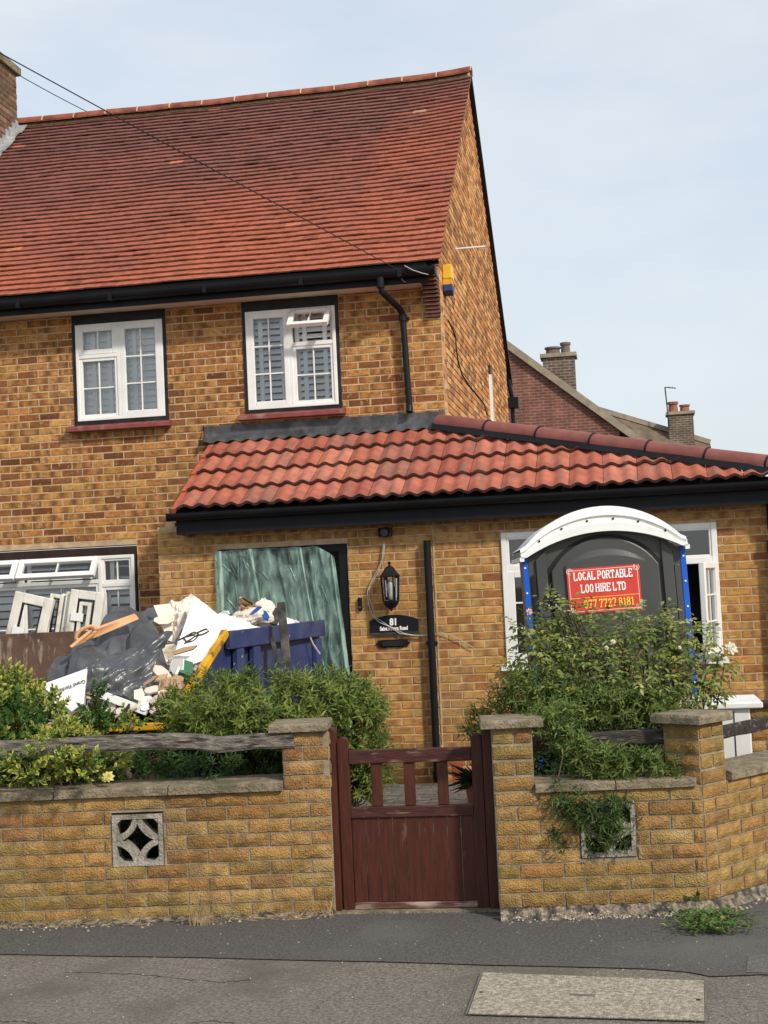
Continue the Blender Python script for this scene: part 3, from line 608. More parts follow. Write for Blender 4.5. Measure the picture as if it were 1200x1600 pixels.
surround(w, W2, .035, .035, .045, .10, YF); sill(w, -3.80, -2.70, 3.530, 3.595, YF)
sash(w, W2[0]+.030, xm-.018, W2[2]+.028, W2[3]-.028, YW-.02, 2, 3)
sash(w, xm+.018, W2[1]-.030, W2[2]+.030, zt-.018, YW-.008, 2, 2, fw=.035)
sash(w, xm+.020, W2[1]-.032, zt+.018, W2[3]-.030, YW-.055, 2, 1, tf=top_hinge(W2[3]-.055, YW-.055, R(50)))
room(w, W2[0], W2[1], W2[2], W2[3], YW+.02)
shutter(w, W2[0]+.05, xm-.03, W2[2]+.04, W2[3]-.04, YW+.036, stiles=(W2[0]+.13, xm-.10)); shutter(w, xm+.05, W2[1]-.05, W2[2]+.04, W2[3]-.04, YW+.036, stiles=(xm+.13, W2[1]-.13))
# ground floor window
zt = 1.985; mu = [-5.335, -6.20, -7.05]
w = outer(GW[0], GW[1], GW[2], GW[3], YW, mu, [(GW[0]+.035, mu[2]-.021, zt)]+[(a+.021, c-.021, zt) for a, c in ((mu[2], mu[1]), (mu[1], mu[0]))]+[(mu[0]+.021, GW[1]-.035, zt-.04)])
w['label'] = 'wide ground floor window with two top vents pushed open'
surround(w, GW, .02, .02, .04, .085, YF, 'brownboard')
sash(w, mu[0]+.018, GW[1]-.030, zt-.02, GW[3]-.028, YW-.008, 2, 1, fw=.03); sash(w, mu[0]+.018, GW[1]-.030, GW[2]+.03, zt-.06, YW-.008, 2, 3, fw=.035)
for a, c in ((mu[1], mu[0]), (mu[2], mu[1])):
    sash(w, a+.010, c-.010, zt-.005, GW[3]-.025, YW-.055, 2, 1, fw=.055, tf=top_hinge(GW[3]-.045, YW-.05, R(36))); sash(w, a+.018, c-.018, GW[2]+.03, zt-.018, YW-.008, 2, 2, fw=.035)
    shutter(w, a+.06, c-.06, GW[2]+.05, zt-.03, YW+.036, tilt=R(60), dz=.075, stiles=((a+c)/2,))
    shutter(w, a+.06, c-.06, zt, GW[3]-.05, YW+.036, tilt=R(20), dz=.075, stiles=())
shutter(w, mu[0]+.10, GW[1]-.05, zt-.02, GW[3]-.05, YW+.036, tilt=R(12), dz=.085); shutter(w, mu[0]+.05, GW[1]-.05, GW[2]+.04, zt-.06, YW+.036, tilt=R(74), dz=.085)
room(w, GW[0], GW[1], GW[2], GW[3], YW+.02)
# extension window behind the toilet
YX = YE+.05; xl, xr = -.585, .26; zt = 1.905
w = outer(*EW, YX, [xl, xr], [(EW[0]+.035, xl-.021, zt), (xl+.021, xr-.021, zt), (xr+.021, EW[1]-.035, zt)], fw=.05); w['label'] = 'white extension window with its right casement swung wide open'
for a, c in ((EW[0]+.05, xl-.03), (xl+.03, xr-.03), (xr+.03, EW[1]-.05)): sash(w, a, c, zt+.028, EW[3]-.045, YX-.012, 1, 1, fw=.02, glass='glass_dark')
sash(w, EW[0]+.045, xl-.02, EW[2]+.045, zt-.02, YX-.02, 2, 3, fw=.06, glass='glass_dark'); sash(w, xl+.03, xr-.03, EW[2]+.045, zt-.025, YX-.01, 2, 3, fw=.03, glass='glass_dark')
hx = EW[1]-.06; rotc = Matrix.Rotation(R(72), 4, 'Z'); hp = Vector((hx, YX-.07, 0))
sash(w, xr+.02, hx, EW[2]+.05, zt-.02, YX-.07, 2, 3, fw=.055, tf=lambda p: (rotc @ (Vector(p)-hp))+hp)
room(w, EW[0], EW[1], EW[2], EW[3], YX+.02, 2.0)
b = MB(); b.box(EW[0]-.05, EW[1]+.05, YE-.06, YX-.02, EW[2]-.045, EW[2]-.002); b.build('sill', M['white'], w, bevel=.005)
# gable slit window
b = MB(); p0 = atX(768, 600, XC+.03); b.box(XC-.05, XC+.035, p0.y-.03, p0.y+.03, 3.45, 4.55); b.box(XC-.05, XC+.02, p0.y-.02, p0.y+.25, 4.55, 4.68, 1); b.build('side_window', [M['upvc'], M['blackpaint']], house)
# overflow pipe, gable cable
b = MB(); p0 = atX(712, 389, XC); b.tube([p0, p0+Vector((.33, 0, .0))], .011, 8); b.build('overflow_pipe', M['white'], house)
b = MB(); b.tube([atX(x, y, XC+.008) for x, y in ((700, 500), (707, 513), (712, 527), (713, 545), (716, 565), (722, 585), (733, 602), (748, 620), (757, 632), (761, 650))], .007, 6); b.build('wall_cable', M['wire_dark'], house)
# ---- chimney on the left
pc = atY(28, 200, 17.85); pt = atY(28, 100, 17.85); cx1 = pc.x; zc = atY(24, 118, 17.85).z
b = MB(); frC = frame((cx1, 16.6, 0), (0, 1, 0)); VC = brick_variants(10, [((.15, .09, .055), 3), ((.20, .12, .075), 2), ((.11, .07, .045), 1)], .065, .003, M['chim'])
b.box(cx1-1.0, cx1-.006, 16.6, 17.85, 6.5, zc); chim = b.build('chimney', M['mortar_grey'], house)
itC = lay(1.25, 7.05, zc, .075, .225, [], VC, frC); frC2 = frame((cx1-1.0, 16.6, 0), (1, 0, 0)); itC += lay(1.0, 6.9, zc, .075, .225, [], VC, frC2, start=1); join_bricks(itC, VC, 'bricks', M['chim'], chim)
b = MB(); b.box(cx1-1.05, cx1+.05, 16.52, 17.91, zc, zc+.11); b.build('chimney_cap', M['conc'], chim, bevel=.01)
b = MB()
for k in range(12):
    y = 16.6+k*.105; z = roof_z(y); b.box(cx1-.002, cx1+.010, y, y+.11, z-.02, z+.19+random.uniform(-.02, .02)); b.box(cx1, cx1+.12+random.uniform(-.02, .02), y, y+.11, z+.035, z+.05, tf=lambda p, z=z, y=y: Vector((p.x, p.y, p.z+(p.y-y)*math.tan(RA)+.0)))
b.build('flashing', M['lead_new'], chim)
# ---- extension roof
EA = math.atan2(3.33-2.585, YF-12.62); EL = math.hypot(3.33-2.585, YF-12.62)
def extP(x, s, h=0): return Vector((x, 12.62+s*math.cos(EA)-h*math.sin(EA), 2.575+s*math.sin(EA)+h*math.cos(EA)))
HA = Vector((-1.66, 13.95)); HB = Vector((1.42, 12.62))
def hip_s(x):
    if x < HA.x: return EL
    return max(0, (EL)*(1-(x-HA.x)/(HB.x-HA.x)))
b = MB(); b.add([extP(-4.09, 0, -.03), extP(1.42, 0, -.03), extP(-1.66, EL, -.03), extP(-4.09, EL, -.03), Vector((1.6, 15.5, 2.4)), Vector((-1.66, 15.5, 2.9))], [(0, 1, 2, 3), (1, 4, 5, 2)])
eroof = b.build('extension_roof', M['blackpaint'], house)
TW, TG = .298, EL/4
PALT = [((.40, .122, .076), 5), ((.35, .100, .064), 3), ((.44, .155, .100), 2), ((.31, .115, .083), 1)]
def wave(t): return .030*(.5-.5*math.cos(2*math.pi*2*t))**1.0
for r in range(4):
    for k in range(19):
        x0 = -4.059+k*TW; s0 = r*TG; c = jit(pick(PALT), .09); b = MB(); n = 12; smax = []; dz_t = random.uniform(-.003, .003); dt_ = random.uniform(-.006, .006)
        top_ok = [min(s0+TG+.03, hip_s(x0+TW*i/n)-.01) for i in range(n+1)]
        if top_ok[0] <= s0+.02: continue
        x1 = x0+TW-.004
        idx = [i for i in range(n+1) if top_ok[i] > s0+.005]; nn = len(idx)
        if nn < 2: continue
        vs = []; cs = []
        for i in idx:
            x = x0+(x1-x0)*i/n; h = wave(i/n); dj = dz_t+dt_*(i/n-.5); vs += [extP(x, s0-.012, h+.020+dj), extP(x, s0-.014, h+.048+dj), extP(x, s0-.014, h+.048+dj), extP(x, (s0+top_ok[i])/2, h+.026+dj*.5), extP(x, top_ok[i], h+.006)]; cs += [(.10, .045, .034)]*2+[tuple(q*.8 for q in c), c, c]  # dark butt and lower rim colour paints the shadow line under each course
        fs = []
        for i in range(nn-1):
            for j in (0, 2, 3): fs.append((i*5+j, (i+1)*5+j, (i+1)*5+j+1, i*5+j+1))
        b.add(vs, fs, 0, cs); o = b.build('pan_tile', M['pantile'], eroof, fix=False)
        # butt edge flat, upper face smooth
        o.data.polygons.foreach_set('use_smooth', [(j % 3) != 0 for j in range(len(fs))])
    b = MB(); s0 = r*TG   # verge piece
    for (xa, xb, ha, hb) in ((-4.118, -4.062, .05, .05),):
        vs = [extP(xa, s0-.014, .03), extP(xb, s0-.014, .036), extP(xb, s0+TG+.01, .014), extP(xa, s0+TG+.01, .012), extP(xa, s0-.014, -.05), extP(xb, s0-.014, .010), extP(xb, s0+TG+.01, -.05), extP(xa, s0+TG+.01, -.05)]
        b.add(vs, [(0, 1, 2, 3), (0, 4, 5, 1), (0, 3, 7, 4)], 0, jit((.42, .095, .055), .06))
    b.build('verge_tile', M['pantile'], eroof)
# eave comb, fascia and gutter of the extension
b = MB(); b.prism([(x, z*1.25) for x, z in prof], -4.165, 1.65, lambda a, z, d: Vector((d, 12.655+a, 2.555+z)))
b.box(-4.169, -4.163, 12.60, 12.71, 2.49, 2.56); b.build('extension_gutter', M['black'], house)
b = MB(); b.box(-4.095, 1.62, 12.715, 12.735, 2.362, 2.56); b.box(-4.11, -4.09, 12.72, YF, 2.362, 2.60); b.box(-4.085, 1.62, 12.735, YE-.001, 2.372, 2.384); b.build('extension_fascia', M['black'], house)
# lead flashing
b = MB()
def fl(u, v):
    x = -4.17+u*(2.45); n1 = noise.noise((x*5, v*3, 8)); h = 3.497 if v > .5 else 0
    if v >= .66: return Vector((x, YF-.010-.006*abs(n1), 3.40+(v-.66)/.34*.10))
    s = EL-.045+v/.66*.05; q = extP(x, EL-.06, .045+.012*math.cos(2*math.pi*(x+4.085)/(TW/2)+math.pi)*(1-v/.66))
    return q.lerp(Vector((x, YF-.012, 3.41)), v/.66)+Vector((0, -.006*n1, 0))
b.grid(fl, 120, 8); b.grid(lambda u, v: Vector((-4.185+.015*u, YF-.02-.10*(1-v)*u, 3.30+v*.20)), 2, 2); b.build('flashing', M['lead'], eroof, smooth=True)
# hip tiles
A3 = extP(-1.70, EL-.005, .075); B3 = extP(1.46, 0.03, .10); nh = 7
A3 = atY(686, 656, 13.9); B3 = atY(1205, 722, 12.75); 
hd = (B3-A3); B3 = B3+hd*.16; hd = B3-A3; nh = 7
ax = hd.normalized(); sd = ax.cross(Vector((0, 0, 1))).normalized(); upv = sd.cross(ax)
for k in range(nh):
    a = A3+hd*(k/nh); c = A3+hd*((k+1)/nh); b = MB(); r0_ = .098
    def hfn(u, v): an = math.pi*(-.06+1.12*v); return a.lerp(c, .012+u*.976)+sd*(-math.cos(an)*r0_*1.12)+upv*(math.sin(an)*r0_*.86-.03+.006*u)
    b.grid(hfn, 2, 12); b.build('hip_tile', M['ridge'], eroof, smooth=True)
    if k:
        b = MB(); b.tube([a+sd*(-math.cos(an)*r0_*1.16)+upv*(math.sin(an)*r0_*.90-.03) for an in [math.pi*(-.06+1.12*v/12) for v in range(13)]], .009, 6); b.build('ridge_union', M['black'], eroof)
b = MB(); b.grid(lambda u, v: A3+hd*u+sd*(.11)+upv*(-.045-.055*v)+sd*.03*v, 40, 1); b.build('hip_skirt', M['black'], eroof)
# ---- door opening with dust sheet
b = MB(); fw = .085
b.box(DR[0]+.001, DR[0]+.05, YE+.03, YE+.12, 0, DR[3]-.002); b.box(DR[1]-.085, DR[1]-.001, YE+.02, YE+.12, 0, DR[3]-.002); b.box(DR[0]+.05, DR[1]-.085, YE+.025, YE+.12, DR[3]-.07, DR[3]-.002)
b.box(DR[1]-.36, DR[1]-.27, YE+.05, YE+.11, 0, DR[3]-.07)
dr = b.build('door_frame', M['black'], house)
b = MB(); x0, x1 = DR[0], DR[1]; b.add([(x0, YE+.12, 0), (x1, YE+.12, 0), (x1, YE+.12, 2.3), (x0, YE+.12, 2.3), (x0, YE+.75, 0), (x1, YE+.75, 0), (x1, YE+.75, 2.3), (x0, YE+.75, 2.3)],
      [(4, 5, 6, 7), (0, 1, 5, 4), (1, 2, 6, 5), (2, 3, 7, 6), (3, 0, 4, 7)]); b.build('hallway', mat('hall plaster', (.20, .21, .20), .9, var=.3, vscale=2), dr)
b = MB(); b.box(-3.30, -3.06, YE+.62, YE+.66, 0, 2.05); b.box(-2.95, -2.90, YE+.55, YE+.6, 0, 1.95); b.build('door_leaf', M['white'], dr)
ds = MB()
def ridge_(x, y, k): return (1-abs(noise.noise((x, y, k)))*2)**3
def dsh(u, v):
    xr = -2.665+.115*min(1, v*1.6); x = -3.80+u*(xr+3.80); zt_ = 2.205-.022*abs(noise.noise((u*6, 0, 3)))-.11*max(0, (u-.84)/.16)**1.6; z = zt_*(1-v)+.3*v
    w_ = u+.16*(v-.2)*math.sin(u*5+1); dn = min(1, .35+v)
    y = YE-.015-.05*noise.noise((w_*5, v*1.3, 4))*dn-.038*ridge_(w_*4.5, v*1.1, 7)*dn-.016*ridge_(w_*11+v*1.5, v*2.2, 2)-.012*noise.noise((u*22, v*14, 9))
    return Vector((x, y-.03*v, z))
ds.grid(dsh, 130, 90); tag(ds.build('dust_sheet', M['film'], smooth=True, fix=False), 'crumpled green tinted polythene sheet hung across the open doorway', 'plastic sheet')
ds = MB()
for u0, du, wob in ((.04, .02, 1), (.30, .22, 2), (.72, .13, 3), (.985, .0, 4)):
    ds.grid(lambda a, v: dsh(min(1, max(0, u0+du*v+.006*math.sin(v*5+wob)+(a-.5)*(.022+.012*math.sin(v*6+wob)))), v)+Vector((0, -.010-.022*math.sin(math.pi*a), 0)), 4, 40)
rs = random.Random(5)
for k in range(120):  # thin paler strips painted in as highlights along the creases
    u0, v0 = rs.random(), rs.random()*.85; an = rs.gauss(0, .55)+(.5 if u0 < .5 else -.3); ln = rs.uniform(.03, .15); du, dv = ln*math.sin(an)*1.4, ln*math.cos(an); wd = rs.uniform(.003, .009)
    ds.grid(lambda a, t: dsh(min(1, max(0, u0+du*t+.006*du*math.sin(t*3)+(a-.5)*wd*math.sin(math.pi*t))), min(1, max(0, v0+dv*t)))+Vector((0, -.004-.008*math.sin(math.pi*a), 0)), 2, 8)
dsf = ds.build('gathered_fold', film_mat('gathered film and highlights', (.52, .70, .63), .40), bpy.data.objects['dust_sheet'], smooth=True, fix=False)
# ---- extension downpipes
b = MB(); b.tube([(-1.795, YE-.06, 2.20), (-1.797, YE-.06, .03)], .034, 14); b.tube([(-1.80, YE-.06, 1.29), (-1.80, YE-.06, 1.25)], .041, 14); b.box(-1.85, -1.745, YE-.05, YE, 1.26, 1.28); b.tube([(-1.797, YE-.06, .12), (-1.797, YE-.06, .05)], .042, 14)
dp = b.build('downpipe', M['black'], house)
b = MB(); b.tube([(-1.752, YE-.03, .35), (-1.75, YE-.03, .04)], .008, 8); b.tube([(-1.75, YE-.03, .25), (-1.85, YE-.10, .245)], .006, 6); b.build('waste_pipe', M['wire'], dp)
b = MB(); b.tube([(1.232, YE-.07, 2.48), (1.232, YE-.07, .0)], .034, 12); b.box(1.19, 1.275, YE-.1, YE+.0, 1.95, 2.05); b.build('corner_downpipe', M['black'], house)
b = MB(); b.box(-1.67, -1.57, YE-.004, YE+.004, .01, .19); b.build('red_plinth', mat('red painted brick', (.32, .07, .04), .8, var=.25, vscale=12, bump=2, bscale=60), house)
# ---- things on the extension wall
t = thing('wall_lantern', 'black coach lantern with clear panes fixed to the extension wall', 'wall light', (-2.14, YE, 1.65))
lc = Vector((-2.14, YE-.12, 1.68))
b = MB(); b.lathe(lc+Vector((0, 0, .205)), [(.092, 0), (.092, .012), (.062, .045), (.058, .055), (.035, .088), (.012, .10), (.010, .115), (.016, .122), (.012, .135), (0.002, .14)], 6); b.build('lamp_cap', M['black'], t)
b = MB(); b.lathe(lc+Vector((0, 0, -.05)), [(.004, -.055), (.014, -.045), (.012, -.035), (.045, -.02), (.072, .02), (.074, .04)], 6)
for k in range(6):
    a = math.pi*2*k/6; b.tube([lc+Vector((.070*math.cos(a), .070*math.sin(a), -.012)), lc+Vector((.082*math.cos(a), .082*math.sin(a), .21))], .008, 5)
b.build('lamp_cage', M['black'], t)
b = MB()
for k in range(6):
    a0, a1 = math.pi*2*k/6, math.pi*2*(k+1)/6; b.poly([lc+Vector((r_*math.cos(a), r_*math.sin(a), z)) for r_, z, a in ((.066, -.01, a0), (.066, -.01, a1), (.078, .205, a1), (.078, .205, a0))])
b.build('lamp_glass', M['glass'], t, fix=False)
b = MB(); b.lathe(lc+Vector((0, 0, 0)), [(.02, 0), (.02, .05), (.028, .09), (.026, .14), (.010, .165)], 10); b.build('bulb', M['white'], t, smooth=True)
b = MB(); b.box(-2.165, -2.115, YE-.012, YE, 1.66, 1.80); b.tube([(-2.14, YE-.01, 1.72), (-2.14, YE-.06, 1.70), lc+Vector((0, .05, .0))], .010, 6); b.build('bracket', M['black'], t)
DG = None
def text(s_, size, m, parent, loc, rot=(R(90), 0, 0), off=0, ext=.001, name='lettering', sx=1):
    c = bpy.data.curves.new(name, 'FONT'); c.body = s_; c.size = size; c.align_x = 'CENTER'; c.align_y = 'CENTER'; c.offset = off; c.extrude = ext; c.materials.append(m); c.resolution_u = 4
    tmp = bpy.data.objects.new('tmp', c); COL.objects.link(tmp); dg = bpy.context.evaluated_depsgraph_get(); dg.update(); me = bpy.data.meshes.new_from_object(tmp.evaluated_get(dg)); bpy.data.objects.remove(tmp); me.name = name
    o = bpy.data.objects.new(name, me); COL.objects.link(o); attach(o, parent); o.matrix_basis = Matrix.Translation(loc) @ Matrix.Rotation(rot[2], 4, 'Z') @ Matrix.Rotation(rot[1], 4, 'Y') @ Matrix.Rotation(rot[0], 4, 'X') @ Matrix.Diagonal((sx, 1, 1, 1)); return o
t = thing('house_sign', 'black arched house sign reading 81 Saint Peters Road', 'sign', (-2.14, YE, 1.4))
pts = [(-2.365, 1.362), (-1.915, 1.362), (-1.915, 1.492)]+[(-2.14+.225*math.cos(a)*.999, 1.492+.048*(.5+.5*math.cos(2*(math.pi/2-a)))) for a in [math.pi*(i/16) for i in range(1, 16)]]+[(-2.365, 1.492)]
b = MB(); b.prism(pts, YE-.004, YE-.026, lambda a, z, d: Vector((a, d, z))); b.build('sign_plate', M['black'], t, bevel=.003)
b = MB(); b.bar((-2.36, YE-.027, 1.377), (-1.92, YE-.027, 1.377), .003, .006); b.bar((-2.36, YE-.0265, 1.368), (-1.92, YE-.0265, 1.368), .003, .008); b.build('sign_edge', M['lead'], t)
text('81', .085, M['signwhite'], t, (-2.14, YE-.028, 1.472), off=.0035, sx=.85); text('Saint Peters Road', .050, M['signwhite'], t, (-2.14, YE-.028, 1.415), off=.002, sx=.72)
t = thing('letterbox', 'black letter plate with pointed ends below the house sign', 'letterbox', (-2.155, YE, 1.28))
b = MB(); b.box(-2.265, -2.05, YE-.02, YE, 1.245, 1.315); b.build('letter_plate', M['black'], t, bevel=.004)
b = MB(); b.box(-2.255, -2.06, YE-.030, YE-.021, 1.255, 1.300); b.build('flap', M['blackpaint'], t, bevel=.003)
for s_ in (-1, 1):
    b = MB(); x = -2.1575+s_*.108; b.prism([(x, 1.255), (x+s_*.025, 1.245), (x+s_*.03, 1.268), (x+s_*.055, 1.280), (x+s_*.03, 1.292), (x+s_*.025, 1.315), (x, 1.305)], YE-.002, YE-.014, lambda a, z, d: Vector((a, d, z))); b.build('finial', M['black'], t)
t = thing('doorbell', 'slim black video doorbell beside the sheeted doorway', 'doorbell', (-2.445, YE, 1.65))
b = MB(); b.box(-2.465, -2.425, YE-.03, YE, 1.59, 1.71); b.build('doorbell_body', M['black'], t, bevel=.012)
b = MB(); b.lathe((0, 0, 0), [(.010, 0), (.010, .004)], 12); o = b.build('button', M['lead'], t); o.matrix_basis = Matrix.Translation((-2.445, YE-.031, 1.62)) @ Matrix.Rotation(R(90), 4, 'X')
t = thing('security_camera', 'small round camera set in a dark hole high on the extension wall', 'camera', (-2.19, YE, 2.3))
b = MB(); b.box(-2.25, -2.12, YE+.03, YE+.04, 2.255, 2.345); b.build('back_box', M['loo_groove'], t)
b = MB(); b.tube([(-2.18, YE+.03, 2.30), (-2.18, YE-.07, 2.29)], .045, 16); b.build('camera_body', M['black'], t)
b = MB(); b.tube([(-2.18, YE-.069, 2.29), (-2.18, YE-.085, 2.288)], .034, 16); b.tube([(-2.14, YE-.02, 2.33), (-2.13, YE-.03, 2.28), (-2.15, YE-.03, 2.25)], .012, 8); b.build('lens_ring', M['lead'], t)
b = MB(); b.tube([atY(x, y, YE-.035) for x, y in ((600, 848), (598, 870), (592, 893), (580, 910), (574, 925), (576, 945), (582, 962), (592, 972), (610, 980), (625, 990), (645, 993), (668, 993))], .0045, 6)
b.tube([atY(x, y, YE-.03) for x, y in ((601, 850), (600, 868), (590, 890), (578, 912), (577, 935), (586, 964), (606, 977), (632, 990), (660, 994), (690, 988), (703, 992), (720, 1000), (741, 1013))], .0035, 6)
tag(b.build('loose_cable', M['wire']), 'loose pale cable trailing from the camera across the house sign', 'cable')
t = thing('alarm_box', 'yellow and navy burglar alarm box high on the gable wall', 'alarm box', (XC, 13.65+.5, 4.75))
pa = atX(706, 435, XC+.06); ya = pa.y
zt_ = atY(708, 414, 14.27).z; zb_ = atY(708, 457, 14.27).z; zm = zt_-(zt_-zb_)*.52; zn = zt_-(zt_-zb_)*.72; ya = 14.27; xo = XC+.100
b = MB(); b.prism([(ya-.06, zt_), (ya+.12, zt_-.01), (ya+.12, zm), (ya-.06, zm)], XC+.005, xo, lambda a, z, d: Vector((d, a, z))); b.build('alarm_cover', M['yellow'], t, bevel=.01)
b = MB()
for k in range(4): z = zm-(zm-zn)*(k+.5)/4; b.box(XC+.005, xo-.006, ya-.056, ya+.116, z-.008, z+.005)
b.build('louvre', M['skipyellow'], t)
b = MB(); b.prism([(ya-.06, zn), (ya+.12, zn), (ya+.12, zb_+.03), (ya+.03, zb_-.03), (ya-.06, zb_+.01)], XC+.005, xo, lambda a, z, d: Vector((d, a, z))); b.build('alarm_base', M['skipblue'], t, bevel=.008)
# ================================================================== GARDEN WALLS
VW = brick_variants(44, [((.375, .215, .070), 5), ((.34, .18, .060), 4), ((.28, .14, .058), 1.2), ((.41, .255, .095), 2.5)], .066, .012, M['wall_brick'], depth=.09)
VO = brick_variants(16, [((.30, .195, .062), 3), ((.33, .21, .068), 2), ((.26, .165, .055), 2), ((.32, .175, .062), 1.5)], .066, .012, M['wall_brick'], depth=.09)
def brick_run(root, O, u, length, z0, z1, holes, start=0, body=True, thick=.10, cap=None):
    fr = frame(O, u); pit_ = (z1-z0)/round((z1-z0)/.0765)
    if body:
        b = MB(); slab(b, length, z0, z1, holes, fr, .005, thick); b.build('mortar_bed', M['mortar_grey'], root)
    for mt, k, a in lay(length, z0, z1, pit_, .232, holes, VW, fr, start=start, gap=.011):
        zc = mt.translation.z; v = VO[k % 16][1] if random.random() < (.85 if zc < .10 else .6 if zc < .18 else .25 if zc < .27 else .03) else VW[k][1]
        inst('brick', v, mt, root)
def coping(root, O, u, length, z0, n, over=.03, thick=.25, h=.050):
    fr = frame(O, u)
    for k in range(n):
        a, c = length*k/n+.003, length*(k+1)/n-.003; b = MB(); dy = random.uniform(-.005, .005)
        nu = 14
        def fn(s): return [Vector((a+(c-a)*s, -over+dy+.004*noise.noise((s*9+k, 1, z0)), z0+.002)), Vector((a+(c-a)*s, -over+dy+.005*noise.noise((s*8+k, 4, z0)), z0+h-.006+.005*noise.noise((s*7, k, 2)))), Vector((a+(c-a)*s, -over+.02+dy, z0+h+.004*noise.noise((s*8, k, 7)))), Vector((a+(c-a)*s, thick, z0+h+.01)), Vector((a+(c-a)*s, thick, z0+.002))]
        rows = [fn(i/nu) for i in range(nu+1)]; vs = [fr @ p for rw_ in rows for p in rw_]; fs = [(i*5+j, (i+1)*5+j, (i+1)*5+(j+1) % 5, i*5+(j+1) % 5) for i in range(nu) for j in range(5)]+[(0, 1, 2, 3, 4), tuple(nu*5+j for j in range(4, -1, -1))]
        b.add(vs, fs); b.build('coping_stone', M['conc'], root)
def screen_block(root, fr, a0, z0, s, d=.10):
    def tf(x, z, y): return fr @ Vector((a0+x*s, y, z0+z*s))
    b = MB(); e_ = .085; y0, y1 = -.004, d
    for (xa, xb, za, zb) in ((0, e_, 0, 1), (1-e_, 1, 0, 1), (e_, 1-e_, 0, e_), (e_, 1-e_, 1-e_, 1)): b.prism([(xa, za), (xb, za), (xb, zb), (xa, zb)], y0, y1, tf)
    for cx, cz, a_ in ((0, 0, 0), (1, 0, 90), (1, 1, 180), (0, 1, 270)):
        n = 10; inn = []; out = []
        for i in range(n+1):
            an = R(a_+6+78*i/n); inn.append((cx+.415*math.cos(an), cz+.415*math.sin(an))); out.append((cx+.53*math.cos(an), cz+.53*math.sin(an)))
        for i in range(n): b.prism([inn[i], out[i], out[i+1], inn[i+1]], y0+.004, y1-.004, tf)
        c3 = [(cx+(.085 if cx == 0 else -.085), cz+(.085 if cz == 0 else -.085))]; x_, z_ = c3[0]; sx, sz = (1 if cx == 0 else -1), (1 if cz == 0 else -1)
        b.prism([(x_, z_), (x_+sx*.10, z_), (x_, z_+sz*.10)], y0+.004, y1-.004, tf)
    b.build('screen_block', M['block'], root)
def cap(root, pts, z0, h, m='conc'):
    b = MB(); c = sum((Vector(p) for p in pts), Vector((0, 0)))/len(pts); top_ = [p+(c-Vector(p))*.03 for p in map(Vector, pts)]
    vs = [(p[0], p[1], z0) for p in pts]+[(p[0], p[1], z0+h*.7) for p in pts]+[(p[0], p[1], z0+h) for p in top_]; n = len(pts)
    b.add(vs, [tuple(range(n-1, -1, -1)), tuple(range(2*n, 3*n))]+[(k*n+i, k*n+(i+1) % n, (k+1)*n+(i+1) % n, (k+1)*n+i) for k in range(2) for i in range(n)])
    b.build('cap_stone', M[m], root, bevel=.004)
# left wall + pier
lw = thing('garden_wall', 'yellow rock-faced brick garden wall left of the gate, one screen block in it', 'garden wall', (-2.7, 7.75, 0))
Ll = (wl1-wl_far).length; PIER = .262
frL = frame((wl_far.x, wl_far.y, 0), (wld.x, wld.y, 0))
aS = (Vector(atZ(175, 1400, .0).xy)-wl_far).dot(wld); pS = frL.inverted() @ (lambda d: CAM+d*((7.70)/d.y))(ray(175, 1310)); a0 = pS.x
hS = [(a0, a0+.292, .300, .600)]
brick_run(lw, (wl_far.x, wl_far.y, 0), (wld.x, wld.y, 0), Ll, .0, .690, hS, thick=.22)
screen_block(lw, frL, a0+.004, .303, .284)
coping(lw, (wl_far.x, wl_far.y, 0), (wld.x, wld.y, 0), Ll-PIER, .690, 5)
po = wl1-wld*PIER; wn = Vector((wld.y, -wld.x))
brick_run(lw, (po.x, po.y, 0), (wld.x, wld.y, 0), PIER, .6885, 1.005, [], start=1, thick=.26)
pr_ = wl1+wld*.006
brick_run(lw, (pr_.x, pr_.y, 0), (-wn.x, -wn.y, 0), .26, .6885, 1.005, [], body=False)
cap(lw, [po+wn*.04-wld*.07, wl1+wn*.04+wld*.0, wl1-wn*.32, po-wn*.32-wld*.07], 1.01, .046)
# right wall, gate-side pier, corner pier and the return
rw_ = thing('garden_wall', 'brick garden wall right of the gate that turns the corner, shrub hanging over its screen block', 'garden wall', (0, 7.8, 0))
wrd = (wr1-wr0).normalized(); rn = Vector((wrd.y, -wrd.x)); Lr = (wr1-wr0).length; P1 = .215
frR = frame((wr0.x, wr0.y, 0), (wrd.x, wrd.y, 0)); Z0 = .055
pS = frR.inverted() @ (lambda d: CAM+d*((7.76)/d.y))(ray(906, 1300)); a0 = pS.x; pS2 = frR.inverted() @ (lambda d: CAM+d*((7.76)/d.y))(ray(906, 1342)); zb = pS2.z
brick_run(rw_, (wr0.x, wr0.y, 0), (wrd.x, wrd.y, 0), P1, .667, 1.005, [], start=0, thick=.26)
Or = wr0+wrd*P1
rb = zb; hR = [(a0, a0+.300, rb, rb+.302)]
brick_run(rw_, (wr0.x, wr0.y, 0), (wrd.x, wrd.y, 0), Lr, Z0, .668, hR, start=1, thick=.22); screen_block(rw_, frR, a0+.004, rb+.005, .292)
coping(rw_, (Or.x, Or.y, 0), (wrd.x, wrd.y, 0), Lr-P1-.03, .662, 2, h=.046)
cap(rw_, [wr0+rn*.04-wrd*.06, wr0+wrd*(P1+.06)+rn*.04, wr0+wrd*(P1+.06)-rn*.30, wr0-rn*.30-wrd*.06], 1.01, .046)
rtd = (wr2-wr1).normalized(); rtn = Vector((rtd.y, -rtd.x)); Lq = 1.6; wr3 = wr1+rtd*Lq
brick_run(rw_, (wr1.x, wr1.y, 0), (rtd.x, rtd.y, 0), Lq, Z0, .662, [], start=1)
